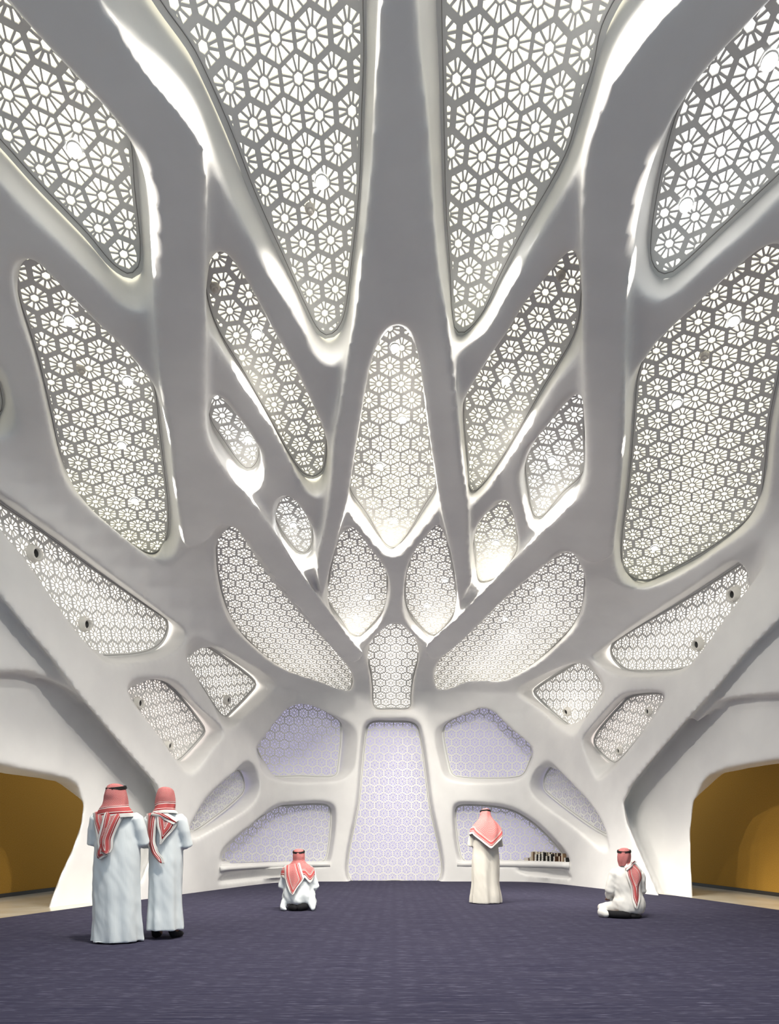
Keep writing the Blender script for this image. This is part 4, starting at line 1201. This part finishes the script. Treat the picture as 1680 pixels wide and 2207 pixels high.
x3 = [[((s * 0.10, 0.05, 0.17), 0.13), ((s * 0.17, 0.40, 0.12), 0.10)] for s in (-1, 1)] + [[((-0.21, -0.08, 0.16), 0.07), ((-0.23, -0.14, 0.05), 0.045), ((-0.17, -0.20, 0.028), 0.026)], [((0.22, -0.06, 0.20), 0.08), ((0.26, -0.12, 0.10), 0.065), ((0.26, -0.18, 0.04), 0.04)]]
person('man kneeling on his heels in white robe, red checked scarf across his shoulders', spot(643, 1961), 0.0, M_THOBE, r3, a3, (0.0, 0.085, 0.885), 0.0, 0.0, l3, sc3, True,
       [[((-0.10, -0.16, 0.055), 0.052), ((-0.02, -0.20, 0.05), 0.05)], [((0.13, -0.12, 0.075), 0.07), ((0.05, -0.20, 0.055), 0.055)]], x3, fold=0.04, ph=0.9, agal_tilt=0.2)
# 5: man seated on the carpet with folded legs
r5 = [(0.06, 0.05, 0.0, 0.20, 0.17), (0.10, 0.05, 0.0, 0.245, 0.20), (0.20, 0.06, 0.0, 0.25, 0.20), (0.33, 0.045, 0.0, 0.205, 0.165), (0.47, 0.03, 0.0, 0.20, 0.15), (0.60, 0.03, 0.01, 0.215, 0.14), (0.69, 0.03, 0.02, 0.19, 0.12), (0.75, 0.02, 0.03, 0.12, 0.09), (0.80, 0.01, 0.035, 0.07, 0.07)]
a5 = {-1: ((-0.155, 0.02, 0.655), (-0.225, 0.02, 0.40), (-0.17, 0.19, 0.28), (-0.16, 0.28, 0.26)), 1: ((0.215, 0.02, 0.655), (0.27, 0.02, 0.41), (0.16, 0.24, 0.30), (0.12, 0.33, 0.28))}
l5 = [[((-0.04, 0.03, 0.15), 0.08), ((-0.30, 0.16, 0.12), 0.06), ((-0.22, 0.02, 0.065), 0.04), ((-0.14, -0.10, 0.05), 0.03)], [((0.12, 0.05, 0.15), 0.08), ((0.22, 0.36, 0.12), 0.06), ((0.05, 0.25, 0.07), 0.05)]]
def sc5(q, R, root):
    h = hood(q, R, root, [(z, rx * 0.97, ry * 0.97, cy) for z, rx, ry, cy in SKULL] + [(-0.11, 0.075, 0.09, -0.02), (-0.16, 0.06, 0.075, -0.015)], lambda s: 0.335, 1.75, tuck=0.3)
    b = back_of(r5)
    tail(root, [(-0.02, 0.80), (-0.045, 0.64), (-0.01, 0.53), (0.02, 0.44), (0.025, 0.28), (0.06, 0.16)], [(0.13, 0.84), (0.235, 0.71), (0.24, 0.60), (0.17, 0.50), (0.165, 0.32), (0.085, 0.13)], b, off=0.03)
    tail(root, [(-0.05, 0.76), (0.01, 0.79), (0.07, 0.84), (0.10, 0.86)], [(-0.03, 0.70), (0.05, 0.75), (0.12, 0.80), (0.16, 0.83)], b, off=0.06)
    return h
x5 = [[((-0.02, 0.02, 0.16), 0.13), ((-0.18, 0.08, 0.14), 0.11), ((-0.30, 0.12, 0.11), 0.095), ((-0.33, 0.02, 0.07), 0.065), ((-0.30, -0.06, 0.045), 0.04)], [((0.12, 0.05, 0.16), 0.13), ((0.22, 0.34, 0.12), 0.10)], [((0.16, 0.0, 0.19), 0.14), ((0.22, 0.0, 0.20), 0.09)]]
person('man seated on the carpet in white robe, legs folded, red scarf hanging over one shoulder', spot(1348, 1977), 0.0, M_THOBE3, r5, a5, (0.0, 0.04, 0.90), -0.35, 0.12, l5, sc5, True,
       [[((-0.27, -0.03, 0.06), 0.05), ((-0.21, -0.12, 0.055), 0.055), ((-0.10, -0.19, 0.058), 0.056), ((-0.03, -0.20, 0.05), 0.048)], [((0.0, -0.17, 0.035), 0.035), ((0.15, -0.16, 0.032), 0.032)]], x5, fold=0.045, ph=0.2, agal_tilt=0.3)
